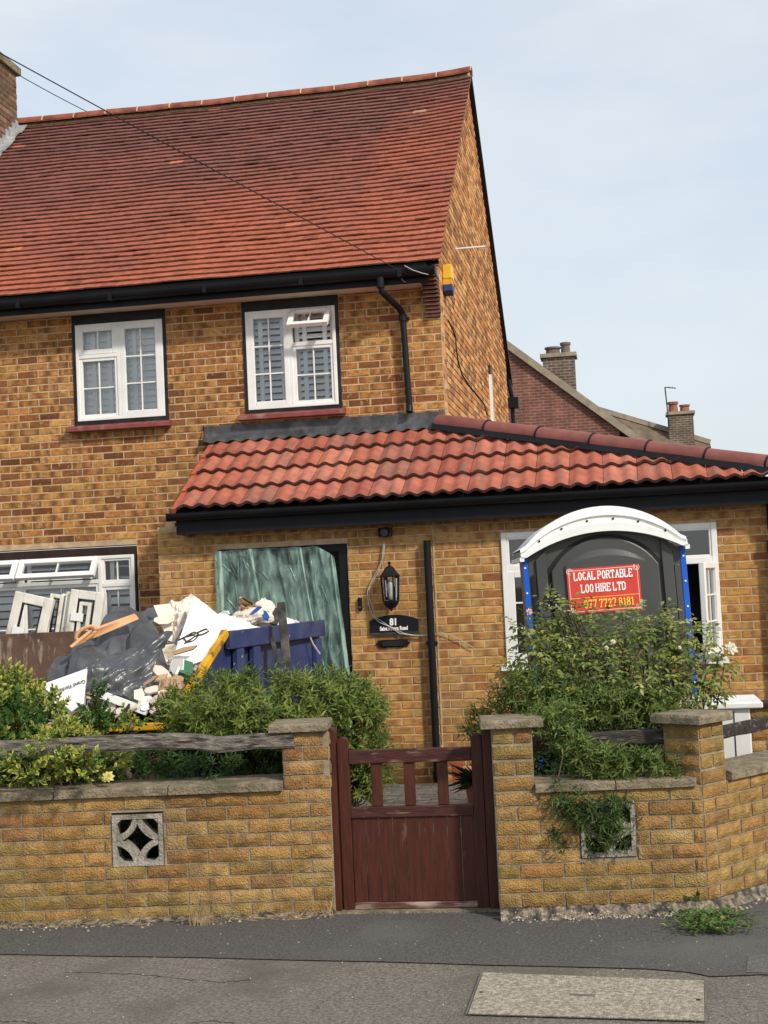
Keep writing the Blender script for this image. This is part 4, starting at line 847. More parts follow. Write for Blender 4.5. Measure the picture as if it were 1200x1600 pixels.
coping(rw_, (wr1.x+rtd.x*.24, wr1.y+rtd.y*.24, 0), (rtd.x, rtd.y, 0), Lq-.24, .662, 3, h=.05)
brick_run(rw_, (wr1.x, wr1.y, 0), (rtd.x, rtd.y, 0), .232, .662, .985, [], thick=.23, start=0)
pl = wr1-rtn*.23-rtd*.006
brick_run(rw_, (pl.x, pl.y, 0), (rtn.x, rtn.y, 0), .23, .662, .985, [], body=False, start=1)
cap(rw_, [wr1-rtd*.05+rtn*.04, wr1+rtd*.27+rtn*.04, wr1+rtd*.27-rtn*.28, wr1-rtd*.05-rtn*.28], .988, .050)
# rough concrete footings
b = MB()
def foot(u, v): 
    p = wr0.lerp(wr1+wrd*.02, u); k = noise.noise((u*22, v*3, 1)); out = .02+.055*(1-v)+.012*k; return Vector((p.x+rn.x*out, p.y+rn.y*out, (.0 if v < .05 else .062*v)+.010*noise.noise((u*30, v*5, 5))*(v > .05)))
b.grid(foot, 90, 6); b.grid(lambda u, v: (lambda p, k: Vector((p.x+rtn.x*(.015+.04*(1-v)+.01*k), p.y+rtn.y*(.015+.04*(1-v)+.01*k), .06*v)))(wr1.lerp(wr3, u), noise.noise((u*30, v*4, 3))), 80, 4)
b.build('concrete_footing', M['rubble_conc'], rw_)
b = MB(); b.grid(lambda u, v: (lambda p: Vector((p.x+wn.x*(.004+.05*(1-v)+.02*noise.noise((u*60, v, 2))), p.y+wn.y*(.004+.05*(1-v)+.02*noise.noise((u*60, v, 2))), .035*v*(.6+.6*noise.noise((u*40, 1, 1))))))(wl_far.lerp(wl1, u)), 160, 4)
b.build('concrete_footing', M['rubble_conc'], lw)
# ---- timber rails between the piers
def rail(name, label, path_, h, d, m, seed):
    b = MB(); n = 40; path_ = [Vector(p) for p in path_]
    def P(t_):
        s_ = t_*(len(path_)-1); i = min(int(s_), len(path_)-2); return path_[i].lerp(path_[i+1], s_-i)
    k = 8; vs = []
    for i in range(n+1):
        c = P(i/n)
        for j in range(k):
            a = 2*math.pi*j/k+.39; nn = 1+.12*noise.noise((i*.22, j*1.3, seed)); q = lambda v: math.copysign(abs(v)**.45, v)
            vs.append(c+Vector((0, d/2*q(math.cos(a))*nn, h/2*q(math.sin(a))*nn)))
    fs = [(i*k+j, (i+1)*k+j, (i+1)*k+(j+1) % k, i*k+(j+1) % k) for i in range(n) for j in range(k)]+[tuple(range(k)), tuple(n*k+j for j in range(k-1, -1, -1))]
    b.add(vs, fs); return tag(b.build(name, M[m]), label, 'wooden rail', 'timber rails between the brick piers')
zr = lambda x, y, D=8.0: atD(x, y, D)
rail('timber_rail', 'silvered waney timber rail above the left garden wall', [zr(-90, 1172), zr(60, 1168), zr(160, 1162), zr(250, 1158), zr(300, 1159), zr(340, 1163), zr(400, 1158), zr(462, 1156)], .090, .08, 'wood', 3)
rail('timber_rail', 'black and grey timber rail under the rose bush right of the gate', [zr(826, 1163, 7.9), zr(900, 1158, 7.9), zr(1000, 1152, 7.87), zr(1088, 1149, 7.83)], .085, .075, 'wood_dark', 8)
p_ = wr1+rtd*.22-rtn*.10; rail('timber_rail', 'short blackened rail running right from the corner pier', [(p_.x, p_.y, .90), (p_.x+rtd.x*.7, p_.y+rtd.y*.7, .915), (p_.x+rtd.x*1.4, p_.y+rtd.y*1.4, .90)], .075, .06, 'wood_dark', 5)
# ================================================================== GATE
gl, gr = Vector((-1.690, 7.915)), Vector((-.800, 7.945)); gd = (gr-gl).normalized(); gn = Vector((gd.y, -gd.x)); frT = frame((gl.x, gl.y, 0), (gd.x, gd.y, 0)); GWD = (gr-gl).length
T = lambda p: frT @ Vector(p)
def gb(name, x0, x1, z0, z1, y0, y1, parent, m='gate', bev=.004):
    b = MB(); b.box(x0, x1, y0, y1, z0, z1, tf=T); return b.build(name, M[m], parent, bevel=bev)
def post(x0, x1, lab, topz):
    t = thing('gate_post', lab, 'gate post', T((x0, 0, 0)), 'posts of the garden gate')
    b = MB(); n = 8; xm_ = (x0+x1)/2; r_ = (x1-x0)/2
    b.prism([(x0, 0), (x1, 0)]+[(xm_+r_*math.cos(math.pi*i/n), topz-.03+.03*math.sin(math.pi*i/n)) for i in range(n+1)], -.05, .045, lambda a, z, d: T((a, d, z)))
    b.build('post', M['gate'], t, bevel=.003); return t
post(-.030, .018, 'maroon gate post fixed to the left brick pier', 1.02); post(GWD-.052, GWD-.004, 'maroon gate post fixed to the right brick pier', 1.03)
gt = thing('garden_gate', 'maroon boarded garden gate with open top, shut between brick piers', 'gate', T((.45, 0, 0)))
gx0, gx1 = .024, GWD-.056
for x0, x1 in ((gx0, gx0+.062), (gx1-.062, gx1)):
    b = MB(); n = 8; xm_ = (x0+x1)/2; r_ = (x1-x0)/2
    b.prism([(x0, .012), (x1, .012)]+[(xm_+r_*math.cos(math.pi*i/n), .930+.035*math.sin(math.pi*i/n)) for i in range(n+1)], -.022, .022, lambda a, z, d: T((a, d, z))); b.build('stile', M['gate'], gt, bevel=.003)
gb('rail', gx0+.063, gx1-.063, .815, .890, -.024, .02, gt, 'gate_worn'); gb('rail', gx0+.063, gx1-.063, .515, .575, -.024, .02, gt, 'gate_worn'); gb('rail', gx0+.063, gx1-.063, .014, .050, -.024, .02, gt, 'gate_worn_h')
ix0, ix1 = gx0+.063, gx1-.063; wI = ix1-ix0
for k in range(3): xc = ix0+wI*(.22+.27*k); gb('baluster', xc-.030, xc+.030, .576, .814, -.012, .012, gt)
for k in range(9): x0 = ix0+wI*k/9; gb('plank', x0+.0015, x0+wI/9-.0015, .051, .514, -.012+random.uniform(-.001, .001), .008, gt, bev=.003)
b = MB(); b.box(-.03, GWD+.02, -.08, .14, -.01, .012, tf=T); b.build('threshold', M['conc'], None); struct(bpy.data.objects['threshold'])
b = MB()
for z in (.20, .80): b.box(-.01, .05, -.030, -.024, z-.02, z+.02, tf=T)
# ================================================================== PORTABLE TOILET
loo = thing('portable_toilet', 'charcoal portable toilet with white domed roof and bright blue corner strips', 'portable toilet', (-.16, 10.15, 0))
pb_ = (atD(953, 1055, 10.0)); cxl = Vector((-.135, 10.10, 0))
LM = Matrix.Translation((-.110, 10.08, 0)) @ Matrix.Rotation(R(7.5), 4, 'Z') @ Matrix.Rotation(R(-1.9), 4, 'Y')
Q = lambda x, y, z: LM @ Vector((x, y, z))
LQ = lambda a, z, d: Q(a, d, z)
def arch(x, hw, zs, zc_): sg = zc_-zs; r_ = (hw*hw+sg*sg)/(2*sg); return zc_-r_+math.sqrt(max(0, r_*r_-x*x))
HWb = .525
def archpoly(hw, zs, zc_, z0, n=20): return [(-hw, z0), (hw, z0)]+[(hw-2*hw*i/n, arch(hw-2*hw*i/n, hw, zs, zc_)) for i in range(n+1)]
b = MB(); b.prism(archpoly(HWb, 1.955, 2.15, .12), 0, 1.08, LQ); b.build('cabin', M['loo_grey'], loo)
b = MB(); b.prism([(-.56, .02), (.56, .02), (.56, .12), (-.56, .12)], -.03, 1.12, LQ); b.build('skid_base', M['loo_groove'], loo)
b = MB(); b.prism(archpoly(.392, 1.88, 2.095, .16), -.006, -.002, LQ); b.build('door_gap', M['loo_groove'], loo)
b = MB(); b.prism(archpoly(.372, 1.86, 2.070, .18), -.030, -.007, LQ); dl = b.build('door', M['loo_grey'], loo, bevel=.010)
b = MB(); hw = .275   # sunk panel with crescent top ledge
n = 18; xs = [-hw+2*hw*i/n for i in range(n+1)]
b.add([Q(x, -.031, arch(x, hw, 1.90, 1.99)) for x in xs]+[Q(x, -.046, arch(x, hw, 1.885, 1.945)) for x in xs], [(i, i+1, n+2+i, n+1+i) for i in range(n)])
b.add([Q(x, -.046, arch(x, hw, 1.885, 1.945)) for x in xs]+[Q(x, -.040, .35) for x in xs], [(i, i+1, n+2+i, n+1+i) for i in range(n)])
b.add([Q(-hw, -.031, .35), Q(-hw, -.04, .35), Q(-hw, -.046, 1.885), Q(-hw, -.031, 1.9)], [(0, 1, 2, 3)]); b.add([Q(hw, -.031, .35), Q(hw, -.04, .35), Q(hw, -.046, 1.885), Q(hw, -.031, 1.9)], [(0, 1, 2, 3)])
b.build('door_panel', M['loo_grey'], dl)
for s_ in (-1, 1):
    b = MB(); n = 14; xs = []
    b.prism([(s_*.40, .14), (s_*.40, 2.02)]+[(s_*(.40+.075*i/6), 2.02-.012*i) for i in range(7)]+[(s_*.475, .14)], -.022, -.001, LQ); b.build('door_post', M['loo_grey'], loo, bevel=.010)
    b = MB(); pill = [(s_*.497+.018*math.cos(a), (1.83 if math.sin(a) >= 0 else 1.30)+.018*math.sin(a)) for a in [2*math.pi*i/20 for i in range(20)]]
    b.prism(pill, -.012, -.0005, LQ); b.build('recess', M['loo_groove' if s_ < 0 else 'loo_grey'], loo, bevel=.004)
    b = MB(); x0 = s_*.527; b.prism([(x0, .10), (x0+s_*.040, .10), (x0+s_*.040, 1.965), (x0, 1.965)], .0, .05, LQ); st = b.build('corner_strip', M['blue'], loo, bevel=.004)
    for k in range(10):
        b = MB(); z = 1.90-k*.175; b.prism([(x0+s_*.022+.007*math.cos(a), z+.007*math.sin(a)) for a in [2*math.pi*i/8 for i in range(8)]], -.004, .0, LQ); b.build('rivet', M['white'], st)
    for z in (1.55, 1.42): 
        b = MB(); b.box(s_*.40 if s_ > 0 else -.475, .475 if s_ > 0 else -.40, -.024, -.020, z-.003, z+.003, tf=lambda p: Q(p.x, p.y, p.z)); b.build('post_seam', M['loo_groove'], loo)
# roof
b = MB(); n = 28; HW = .575
def rooft(x): return arch(x, HW-.02, 2.03, 2.288) if abs(x) < HW-.02 else 2.03
def roofb(x): return arch(x, HW-.03, 1.965, 2.112) if abs(x) < HW-.03 else 1.965
xs = [-HW+2*HW*i/n for i in range(n+1)]; ys = [(-.075, 0), (-.060, 0)]
for (dy0, dy1, f0, f1) in ((-.085, .02, 0, .34), (-.060, .04, .34, .62), (-.075, .06, .62, .68), (-.03, 1.10, .68, 1.0)):
    lo_ = [(x, roofb(x)+(rooft(x)-roofb(x))*f0) for x in xs]; hi_ = [(x, roofb(x)+(rooft(x)-roofb(x))*f1) for x in xs]; m_ = len(xs)
    b.add([Q(x, d, z) for d in (dy0, dy1) for row in (lo_, hi_) for x, z in row], [f for i in range(m_-1) for f in ((i, i+1, m_+i+1, m_+i), (2*m_+i, 3*m_+i, 3*m_+i+1, 2*m_+i+1), (m_+i, m_+i+1, 3*m_+i+1, 3*m_+i), (i, 2*m_+i, 2*m_+i+1, i+1))])
b.box(-.585, -.555, -.085, 1.1, 1.945, 1.975, tf=lambda p: Q(*p)); b.box(.555, .585, -.085, 1.1, 1.945, 1.975, tf=lambda p: Q(*p))
rf = b.build('domed_roof', M['loo_white'], loo)
for k, x in enumerate((-.44, -.28, -.10, .08, .25, .43)):
    b = MB(); z = roofb(x)+(rooft(x)-roofb(x))*.48; b.prism([(x+.008*math.cos(a), z+.008*math.sin(a)) for a in [2*math.pi*i/8 for i in range(8)]], -.066, -.058, LQ); b.build('bolt', M['black'], rf)
for z in (1.66, .9):
    b = MB(); b.box(-.432, -.388, -.040, -.024, z-.05, z+.05, tf=lambda p: Q(*p)); b.box(-.380, -.336, -.040, -.030, z-.05, z+.05, tf=lambda p: Q(*p)); b.tube([Q(-.384, -.04, z-.05), Q(-.384, -.04, z+.05)], .007, 8); hg = b.build('hinge', M['black'], loo)
    b = MB()
    for x in (-.41, -.358):
        for dz in (-.03, .03): b.prism([(x+.006*math.cos(a), z+dz+.006*math.sin(a)) for a in [2*math.pi*i/8 for i in range(8)]], -.044, -.039, LQ)
    b.build('screw_head', M['white'], hg)
b = MB(); b.box(.29, .36, -.06, -.030, 1.28, 1.42, tf=lambda p: Q(*p)); b.build('door_handle', M['black'], dl, bevel=.008)
# hire sign
sg = thing('hire_sign', 'red sign reading LOCAL PORTABLE LOO HIRE LTD with a phone number on the toilet door', 'sign', Q(0, -.05, 1.7))
SC_ = (.000, 1.712); SWd, SHt = .500, .312; SM = LM @ Matrix.Translation((SC_[0]-.02, -.050, SC_[1]))
b = MB(); sf = lambda a, z, d: SM @ Vector((a, d, z))
b.prism([(-SWd/2, -SHt/2), (SWd/2, -SHt/2), (SWd/2, SHt/2), (-SWd/2, SHt/2)], .0, .004, sf); b.build('sign_board', M['red'], sg)
b = MB(); wv = .004; mx_ = SWd/2-.012; mz = SHt/2-.012
for (xa, xb, za, zb) in ((-mx_, mx_, mz-wv, mz), (-mx_, mx_, -mz, -mz+wv), (-mx_, -mx_+wv, -mz+wv, mz-wv), (mx_-wv, mx_, -mz+wv, mz-wv)): b.prism([(xa, za), (xb, za), (xb, zb), (xa, zb)], -.0012, -.0002, sf)
for sx in (-1, 1):
    for sz in (-1, 1):
        for r_ in (.012, .021): b.tube([sf(sx*(mx_-.008)+r_*math.cos(a), sz*(mz-.008)+r_*math.sin(a), -.001) for a in [2*math.pi*i/14*.8+(0 if sx < 0 else 2) for i in range(15)]], .0022, 5)
b.build('sign_border', M['pink'], sg)
b = MB(); b.prism([(-mx_+wv, -.052), (mx_-wv, -.052), (mx_-wv, -.048), (-mx_+wv, -.048)], -.0012, -.0002, sf); b.build('sign_rule', M['signyellow'], sg)
# slab-serif glyphs from strokes
GL = {'L': [[(0, 1), (0, 0), (.6, 0)], [(.6, 0), (.6, .2)]], 'O': ['o'], 'C': ['c'], 'A': [[(0, 0), (.35, 1), (.7, 0)], [(.14, .36), (.56, .36)]], 'P': [[(0, 0), (0, 1), (.45, 1), (.6, .88), (.6, .62), (.45, .5), (0, .5)]],
      'R': [[(0, 0), (0, 1), (.45, 1), (.6, .88), (.6, .64), (.45, .52), (0, .52)], [(.35, .52), (.68, 0)]], 'T': [[(0, 1), (.7, 1)], [(.35, 1), (.35, 0)], [(0, 1), (0, .8)], [(.7, 1), (.7, .8)]],
      'B': [[(0, 0), (0, 1), (.42, 1), (.56, .9), (.56, .64), (.42, .53), (0, .53)], [(.42, .53), (.62, .42), (.62, .12), (.45, 0), (0, 0)]], 'E': [[(.6, .8), (.6, 1), (0, 1), (0, 0), (.62, 0), (.62, .2)], [(0, .52), (.42, .52)]],
      'H': [[(0, 0), (0, 1)], [(.65, 0), (.65, 1)], [(0, .52), (.65, .52)]], 'I': [[(.1, 0), (.1, 1)]], 'D': [[(0, 0), (0, 1), (.38, 1), (.62, .78), (.62, .22), (.38, 0), (0, 0)]],
      '0': ['o'], '7': [[(0, .82), (0, 1), (.58, 1), (.22, 0)]], '2': [[(0, .75), (.1, .95), (.3, 1), (.5, .92), (.55, .7), (0, 0), (.58, 0), (.58, .15)]], '8': [[(.3, .53), (.06, .66), (.06, .88), (.3, 1), (.54, .88), (.54, .66), (.3, .53), (.0, .38), (.0, .12), (.3, 0), (.6, .12), (.6, .38), (.3, .53)]], '1': [[(.02, .82), (.2, 1), (.2, 0)]]}
GWid = {'I': .2, '1': .35, '7': .58, '2': .58, 'A': .7, 'T': .7, 'H': .65}
SER = {'L': [(0, 1)], 'A': [(0, 0), (.7, 0)], 'P': [(0, 0)], 'R': [(0, 0), (.66, 0)], 'T': [(.35, 0)], 'H': [(0, 0), (0, 1), (.65, 0), (.65, 1)], 'I': [(.1, 0), (.1, 1)], '1': [(.2, 0)], '7': [(.22, 0)]}
def glyphs(s_, h, xc, z0, m, k=.82, th=.155, name='lettering'):
    tot = 0
    for ch in s_: tot += (.35 if ch == ' ' else GWid.get(ch, .62)+.34)
    b = MB(); x = xc-tot*h*k/2+.12*h*k; dd = -.0022; cnt = [0]
    def stroke(p, q, t_):
        p = Vector(p); q = Vector(q); d = (q-p).normalized(); nrm = Vector((-d.y, d.x))*t_/2; p = p-d*t_*.3; q = q+d*t_*.3; cnt[0] += 1; e = .00004*cnt[0]
        b.prism([tuple(p-nrm), tuple(q-nrm), tuple(q+nrm), tuple(p+nrm)], dd-e, -.0002, sf)
    for ch in s_:
        if ch == ' ': x += .35*h*k; continue
        P = lambda a: (x+a[0]*h*k, z0+a[1]*h)
        for pl_ in GL[ch]:
            if pl_ == 'o': pl_ = [(.31+.31*math.cos(a), .5+.5*math.sin(a)) for a in [2*math.pi*i/12 for i in range(13)]]
            elif pl_ == 'c': pl_ = [(.31+.31*math.cos(a), .5+.5*math.sin(a)) for a in [R(50+260*i/10) for i in range(11)]]+[(.52, .3)]
            for a, c in zip(pl_, pl_[1:]): stroke(P(a), P(c), th*h)
        for sxy in SER.get(ch, []): stroke(P((sxy[0]-.17, sxy[1])), P((sxy[0]+.17, sxy[1])), th*h*.7)
        x += (GWid.get(ch, .62)+.34)*h*k
    return b.build(name, M[m], sg, fix=False)
glyphs('LOCAL PORTABLE', .052, 0, .075, 'signwhite', k=.60); glyphs('LOO HIRE LTD', .052, -.005, -.012, 'signwhite', k=.60); glyphs('077 7727 8181', .052, .025, -.120, 'signyellow', k=.64)
# ================================================================== SKIP AND ITS LOAD
P1_ = atD(350, 991, 10.2); P2_ = atD(499, 970, 11.75); LPr = atD(262, 1129, 9.5); ZT = 1.53
skip = thing('skip', 'blue skip with yellow edging heaped with building waste', 'skip', (-3.4, 10.4, 0))
bk = Vector((P2_.x, P2_.y)); fr_ = Vector((P1_.x, P1_.y)); lp = Vector((LPr.x, LPr.y)); XB = -6.6
ed = (bk-fr_).normalized(); en = Vector((ed.y, -ed.x))
def V3(p, z, off=0, n=en): return Vector((p.x+n.x*off, p.y+n.y*off, z))
lpz = LPr.z
# right end panel: trapezoid whose front edge slopes down to the low yellow lip
b = MB(); th = .03; base_b = bk-ed*.25; base_f = lp+ed*.2
out = [V3(fr_, ZT), V3(bk, ZT), V3(base_b, .12), V3(base_f, .12), V3(lp, lpz)]; inn = [p-Vector((en.x, en.y, 0))*th for p in out]
b.add(out+inn, [(0, 1, 2, 3, 4), (5, 6, 7, 8, 9)]+[(i, (i+1) % 5, 5+(i+1) % 5, 5+i) for i in range(5)]); b.build('end_panel', M['skipblue'], skip)
b = MB(); b.bar(V3(fr_, ZT-.065, .028), V3(bk, ZT-.045, .028), .05, .13); b.build('top_channel', M['skipblue'], skip, bevel=.008)
L_ = (bk-fr_).length
for t_ in (.10, .26, .93):
    p = fr_+ed*L_*t_; b = MB(); b.bar(V3(p, .15, .022), V3(p, ZT-.13, .022), .11, .045, up=(en.x, en.y, 0)); b.build('rib', M['skipblue'], skip, bevel=.006)
b = MB(); b.bar(V3(fr_, ZT-.005, .012), V3(lp, lpz, .012), .05, .055); b.build('sloping_edge', M['skipyellow'], skip, bevel=.006)
# low front lip and front panel, back panel, floor
b = MB(); fl_ = Vector((lp.x-3.6, lp.y-.10)); b.bar(V3(lp, lpz-.02), V3(fl_, lpz-.02), .09, .05); b.build('front_lip', M['skipyellow'], skip, bevel=.008)
b = MB(); b.add([V3(lp, lpz-.05), V3(fl_, lpz-.05), Vector((fl_.x, fl_.y+.25, .12)), Vector((lp.x, lp.y+.25, .12)), V3(lp, lpz-.05)+Vector((0, .03, 0)), V3(fl_, lpz-.05)+Vector((0, .03, 0)), Vector((fl_.x, fl_.y+.28, .12)), Vector((lp.x, lp.y+.28, .12))],
                [(0, 1, 2, 3), (4, 5, 6, 7), (0, 1, 5, 4), (1, 2, 6, 5), (2, 3, 7, 6), (3, 0, 4, 7)]); b.build('front_panel', M['rust'], skip)  # yellow panel coloured dark brown to stand for the shade below the lip
b = MB(); b.box(XB, bk.x-.02, bk.y-.02, bk.y+.03, .12, ZT+.01); b.build('back_panel', M['rust'], skip, bevel=.006)
b = MB(); b.box(XB, bk.x-.1, lp.y+.25, bk.y, .10, .13); b.build('skip_floor', M['rust'], skip)
# rubble mound: many loose chunks over a sloping heap
b = MB(); PALR = [((.62, .56, .48), 4), ((.40, .30, .21), 2), ((.30, .16, .10), 1), ((.70, .68, .64), 2), ((.12, .11, .10), 1)]
def heap(u, v):
    y = lp.y+.06+v*(bk.y-lp.y-.1); xr_ = lp.x+(bk.x-lp.x)*v-.16; x = -5.8+u*(xr_+5.8); z = .98-.45*min(1, max(0, (-3.75-x)/.3))+.46*v**.8+.14*noise.noise((x*2.2, y*2.2, 5))+.05*noise.noise((x*7, y*7, 5)); return Vector((x, y, min(z, 1.6)))
b.grid(heap, 50, 26, 0, lambda u, v: jit(PALR[(int(u*17)+int(v*11)*3) % 5][0], .3))
for i in range(420):
    p = heap(random.random(), random.random()**1.2); c = jit(pick(PALR), .2); s_ = random.uniform(.015, .05); rt = Matrix.Rotation(random.random()*6, 4, Vector((random.random(), random.random(), random.random()+.1)).normalized())
    h_ = [Vector((sx*s_*random.uniform(.6, 1.3), sy*s_*random.uniform(.5, 1), sz*s_*random.uniform(.3, .8))) for sx in (-1, 1) for sy in (-1, 1) for sz in (-1, 1)]
    b.add([p+rt @ q for q in h_], [(0, 1, 3, 2), (4, 6, 7, 5), (0, 4, 5, 1), (2, 3, 7, 6), (0, 2, 6, 4), (1, 5, 7, 3)], 0, c)
stuff(b.build('rubble', M['rubble']))
def panel(name, m, label, cat, q, th=.012, bend=0, seed=0, n=10, crinkle=0, group=None, parent=None, smooth=False):
    """sheet through four 3-D corners (tl, tr, br, bl) with thickness, bend and crinkle"""
    q = [Vector(p) for p in q]; nn = (q[1]-q[0]).cross(q[3]-q[0]).normalized()
    if nn.y > 0: nn = -nn
    def fn(u, v):
        p = (q[0]*(1-u)+q[1]*u)*(1-v)+(q[3]*(1-u)+q[2]*u)*v
        return p+nn*(bend*math.sin(math.pi*u)*math.sin(math.pi*(v*.7+.15))+crinkle*(noise.noise((u*4+seed, v*4, seed))+.5*noise.noise((u*10+seed, v*9, seed+3))))
    b = MB(); b.grid(fn, n, n); k = len(b.v); b.grid(lambda u, v: fn(u, v)-nn*th, n, n); w_ = n+1
    edge = [i for i in range(n)]+[n+w_*j for j in range(n)]+[w_*n+n-i for i in range(n)]+[w_*(n-j) for j in range(n)]
    b.f += [(a, c, c+k, a+k) for a, c in zip(edge, edge[1:]+edge[:1])]; b.m += [0]*len(edge)
    o = b.build(name, m, parent, smooth=smooth)
    if label: tag(o, label, cat, group)
    return o
D_ = atD
def crease(x, y, seed): return abs(noise.noise((x*1.5+y*.8+seed, y*1.3-x*.5, seed)))+.30*abs(noise.noise((x*3.2+y*2.5+seed, y*2.6, seed+4)))+.10*abs(noise.noise((x*9+y*3, y*7, seed)))
def sheet(label, q, bend, amp, seed, n=70):
    q = [Vector(p) for p in q]; nn = (q[1]-q[0]).cross(q[3]-q[0]).normalized(); nn = -nn if nn.y > 0 else nn
    def fn(u, v):
        p = (q[0]*(1-u)+q[1]*u)*(1-v)+(q[3]*(1-u)+q[2]*u)*v; e_ = .07*(noise.noise((u*5, v*5, seed+9)))
        return p+nn*(bend*math.sin(math.pi*u)*math.sin(math.pi*v)+amp*(crease(u*1.5, v*1.2, seed)-.3))+(q[1]-q[0])*e_*.4+(q[3]-q[0])*e_
    b = MB(); b.grid(fn, n, n); k = len(b.v); b.grid(lambda u, v: fn(u, v)-nn*.004, n, n)
    return tag(b.build('plastic_sheet', M['bin_black'], smooth=True), label, 'plastic sheet')
sheet('crumpled black polythene sheet draped over the skip load', [D_(106, 1012, 10.45), D_(238, 940, 10.75), D_(262, 1062, 9.85), D_(74, 1064, 9.75)], .10, .26, 3)
sheet('small loose flap of black polythene hanging low over the rubble', [D_(128, 1040, 9.72), D_(270, 985, 9.95), D_(214, 1098, 9.55), D_(132, 1080, 9.52)], .06, .14, 9)
o = panel('laminate_offcut', M['plank'], 'orange laminate worktop offcut with a rounded loop end', 'board', [D_(144, 986, 9.95), D_(213, 961, 10.35), D_(217, 967, 10.3), D_(112, 1012, 9.85)], th=.02)
b = MB(); b.tube([D_(134+15*math.cos(a)+ -2*math.sin(a), 990+10*math.sin(a)-5*math.cos(a), 9.95) for a in [2*math.pi*i/20 for i in range(21)]], .014, 6); b.build('loop_end', M['plank'], o, smooth=True)
panel('cream_board', M['board'], 'cream plasterboard piece leaning behind the large white board', 'board', [D_(240, 946, 10.55), D_(282, 941, 10.55), D_(276, 1006, 10.35), D_(262, 1000, 10.35)], th=.02, seed=4)
panel('cream_board', M['board'], 'torn cream sheet folded over at the heap top', 'board', [D_(262, 944, 10.6), D_(312, 936, 10.6), D_(300, 965, 10.5), D_(272, 1006, 10.32)], th=.012, bend=.06, seed=6, n=20, crinkle=.04)
wb_ = [D_(304, 931, 10.35), D_(358, 974, 10.25), D_(322, 1030, 9.95), D_(262, 1052, 9.85)]
o = panel('white_board', M['whiteboard'], 'large white board with a scribbled ink mark standing on the skip load', 'board', wb_, th=.02, crinkle=.012, seed=31, n=16)
b = MB(); nb = (wb_[1]-wb_[0]).cross(wb_[3]-wb_[0]).normalized(); nb = -nb if nb.y > 0 else nb
for (pts) in (((278, 1002), (290, 996), (300, 994), (312, 988), (322, 984), (326, 988), (316, 993), (306, 995)), ((286, 998), (292, 1005), (302, 1003), (308, 997), (298, 992), (291, 995)), ((296, 992), (304, 989), (310, 992), (302, 998), (295, 1002), (288, 1007))):
    path_ = []
    for x, y in pts:
        d = ray(x, y); t_ = (wb_[0]-CAM).dot(nb)/d.dot(nb); path_.append(CAM+d*t_+nb*.012)
    b.tube(path_, .0055, 5)
b.build('ink_mark', M['ink'], o)
panel('white_board', M['whiteboard'], 'flat white board lying along the blue skip rim', 'board', [D_(330, 956, 10.9), D_(382, 968, 10.9), D_(420, 990, 10.75), D_(352, 991, 10.3)], th=.02, seed=2, n=16, crinkle=.03)
panel('white_board', M['whiteboard'], 'white offcut at the back of the skip behind the dark stakes', 'board', [D_(424, 966, 11.35), D_(440, 962, 11.4), D_(474, 974, 11.5), D_(420, 986, 11.1)], th=.02)
b = MB()
def bag(c, rx, ry, rz, seed, m=0):
    c = Vector(c); n1, n2 = 18, 12
    def fn(u, v):
        a, p = 2*math.pi*u, math.pi*(v-.5); k = 1+.30*noise.noise((math.cos(a)*1.6+seed, math.sin(a)*1.6, v*3))+.18*noise.noise((math.cos(a)*4, math.sin(a)*4+seed, v*7))
        return c+Vector((rx*k*math.cos(a)*math.cos(p), ry*k*math.sin(a)*math.cos(p), rz*k*math.sin(p)))
    b.grid(fn, n1, n2, m)
bc = D_(404, 964, 11.0); tb = thing('rubble_sack', 'torn beige rubble sack with a blue print on top of the load', 'sack', bc)
bag(bc, .17, .13, .085, 5); bag(D_(380, 968, 11.02), .09, .10, .07, 8); bag(D_(414, 953, 11.1), .09, .10, .08, 12); b.build('sack', M['board'], tb, smooth=False)
def spt(x, y, k=0): return D_(x, y, 10.84-.05*math.sin((x-385)/14)-k)
b = MB(); b.poly([spt(x, y) for x, y in ((388, 962), (396, 953), (404, 947), (410, 949), (403, 955), (396, 960))]); b.poly([spt(x, y) for x, y in ((411, 952), (417, 956), (421, 963), (419, 970), (412, 969), (409, 962), (412, 958))])
b.build('blue_print', M['bagblue'], tb)
b = MB(); b.grid(lambda u, v: D_(374+u*48+5*noise.noise((u*5, v*5, 1)), 932+v*24+u*20+4*noise.noise((u*4, v*6, 7)), 10.98+.10*noise.noise((u*6, v*6, 2))), 16, 12); b.build('torn_flap', M['card'], tb)
b = MB(); b.grid(lambda u, v: D_(358+u*30+4*noise.noise((u*5, v*5, 21)), 962+v*22+3*noise.noise((u*4, v*6, 27)), 10.9+.08*noise.noise((u*6, v*6, 22))), 12, 10); b.build('torn_edge', M['board'], tb)
def bar_thing(name, m, label, cat, p, q, w_, h_, group=None):
    b = MB(); b.bar(p, q, w_, h_, up=(0, -1, .2)); return tag(b.build(name, m, bevel=.003), label, cat, group)
bar_thing('wooden_stake', M['stake'], 'tall dark stake leaning against the outside of the blue skip', 'stake', D_(449, 1042, 10.62), D_(439, 941, 10.68), .06, .025)
bar_thing('wooden_stake', M['stake'], 'short dark stake low against the blue skip side', 'stake', D_(434, 1038, 10.55), D_(425, 996, 10.6), .03, .02)
bar_thing('timber_offcut', M['stake'], 'dark wedge of timber poking out beside the tall stake', 'timber', D_(426, 976, 10.9), D_(436, 952, 10.95), .06, .04)
bar_thing('white_bar', M['upvc'], 'long white window bar lying across the front of the rubble', 'plastic bar', D_(128, 1074, 9.58), D_(230, 1112, 9.48), .055, .03)
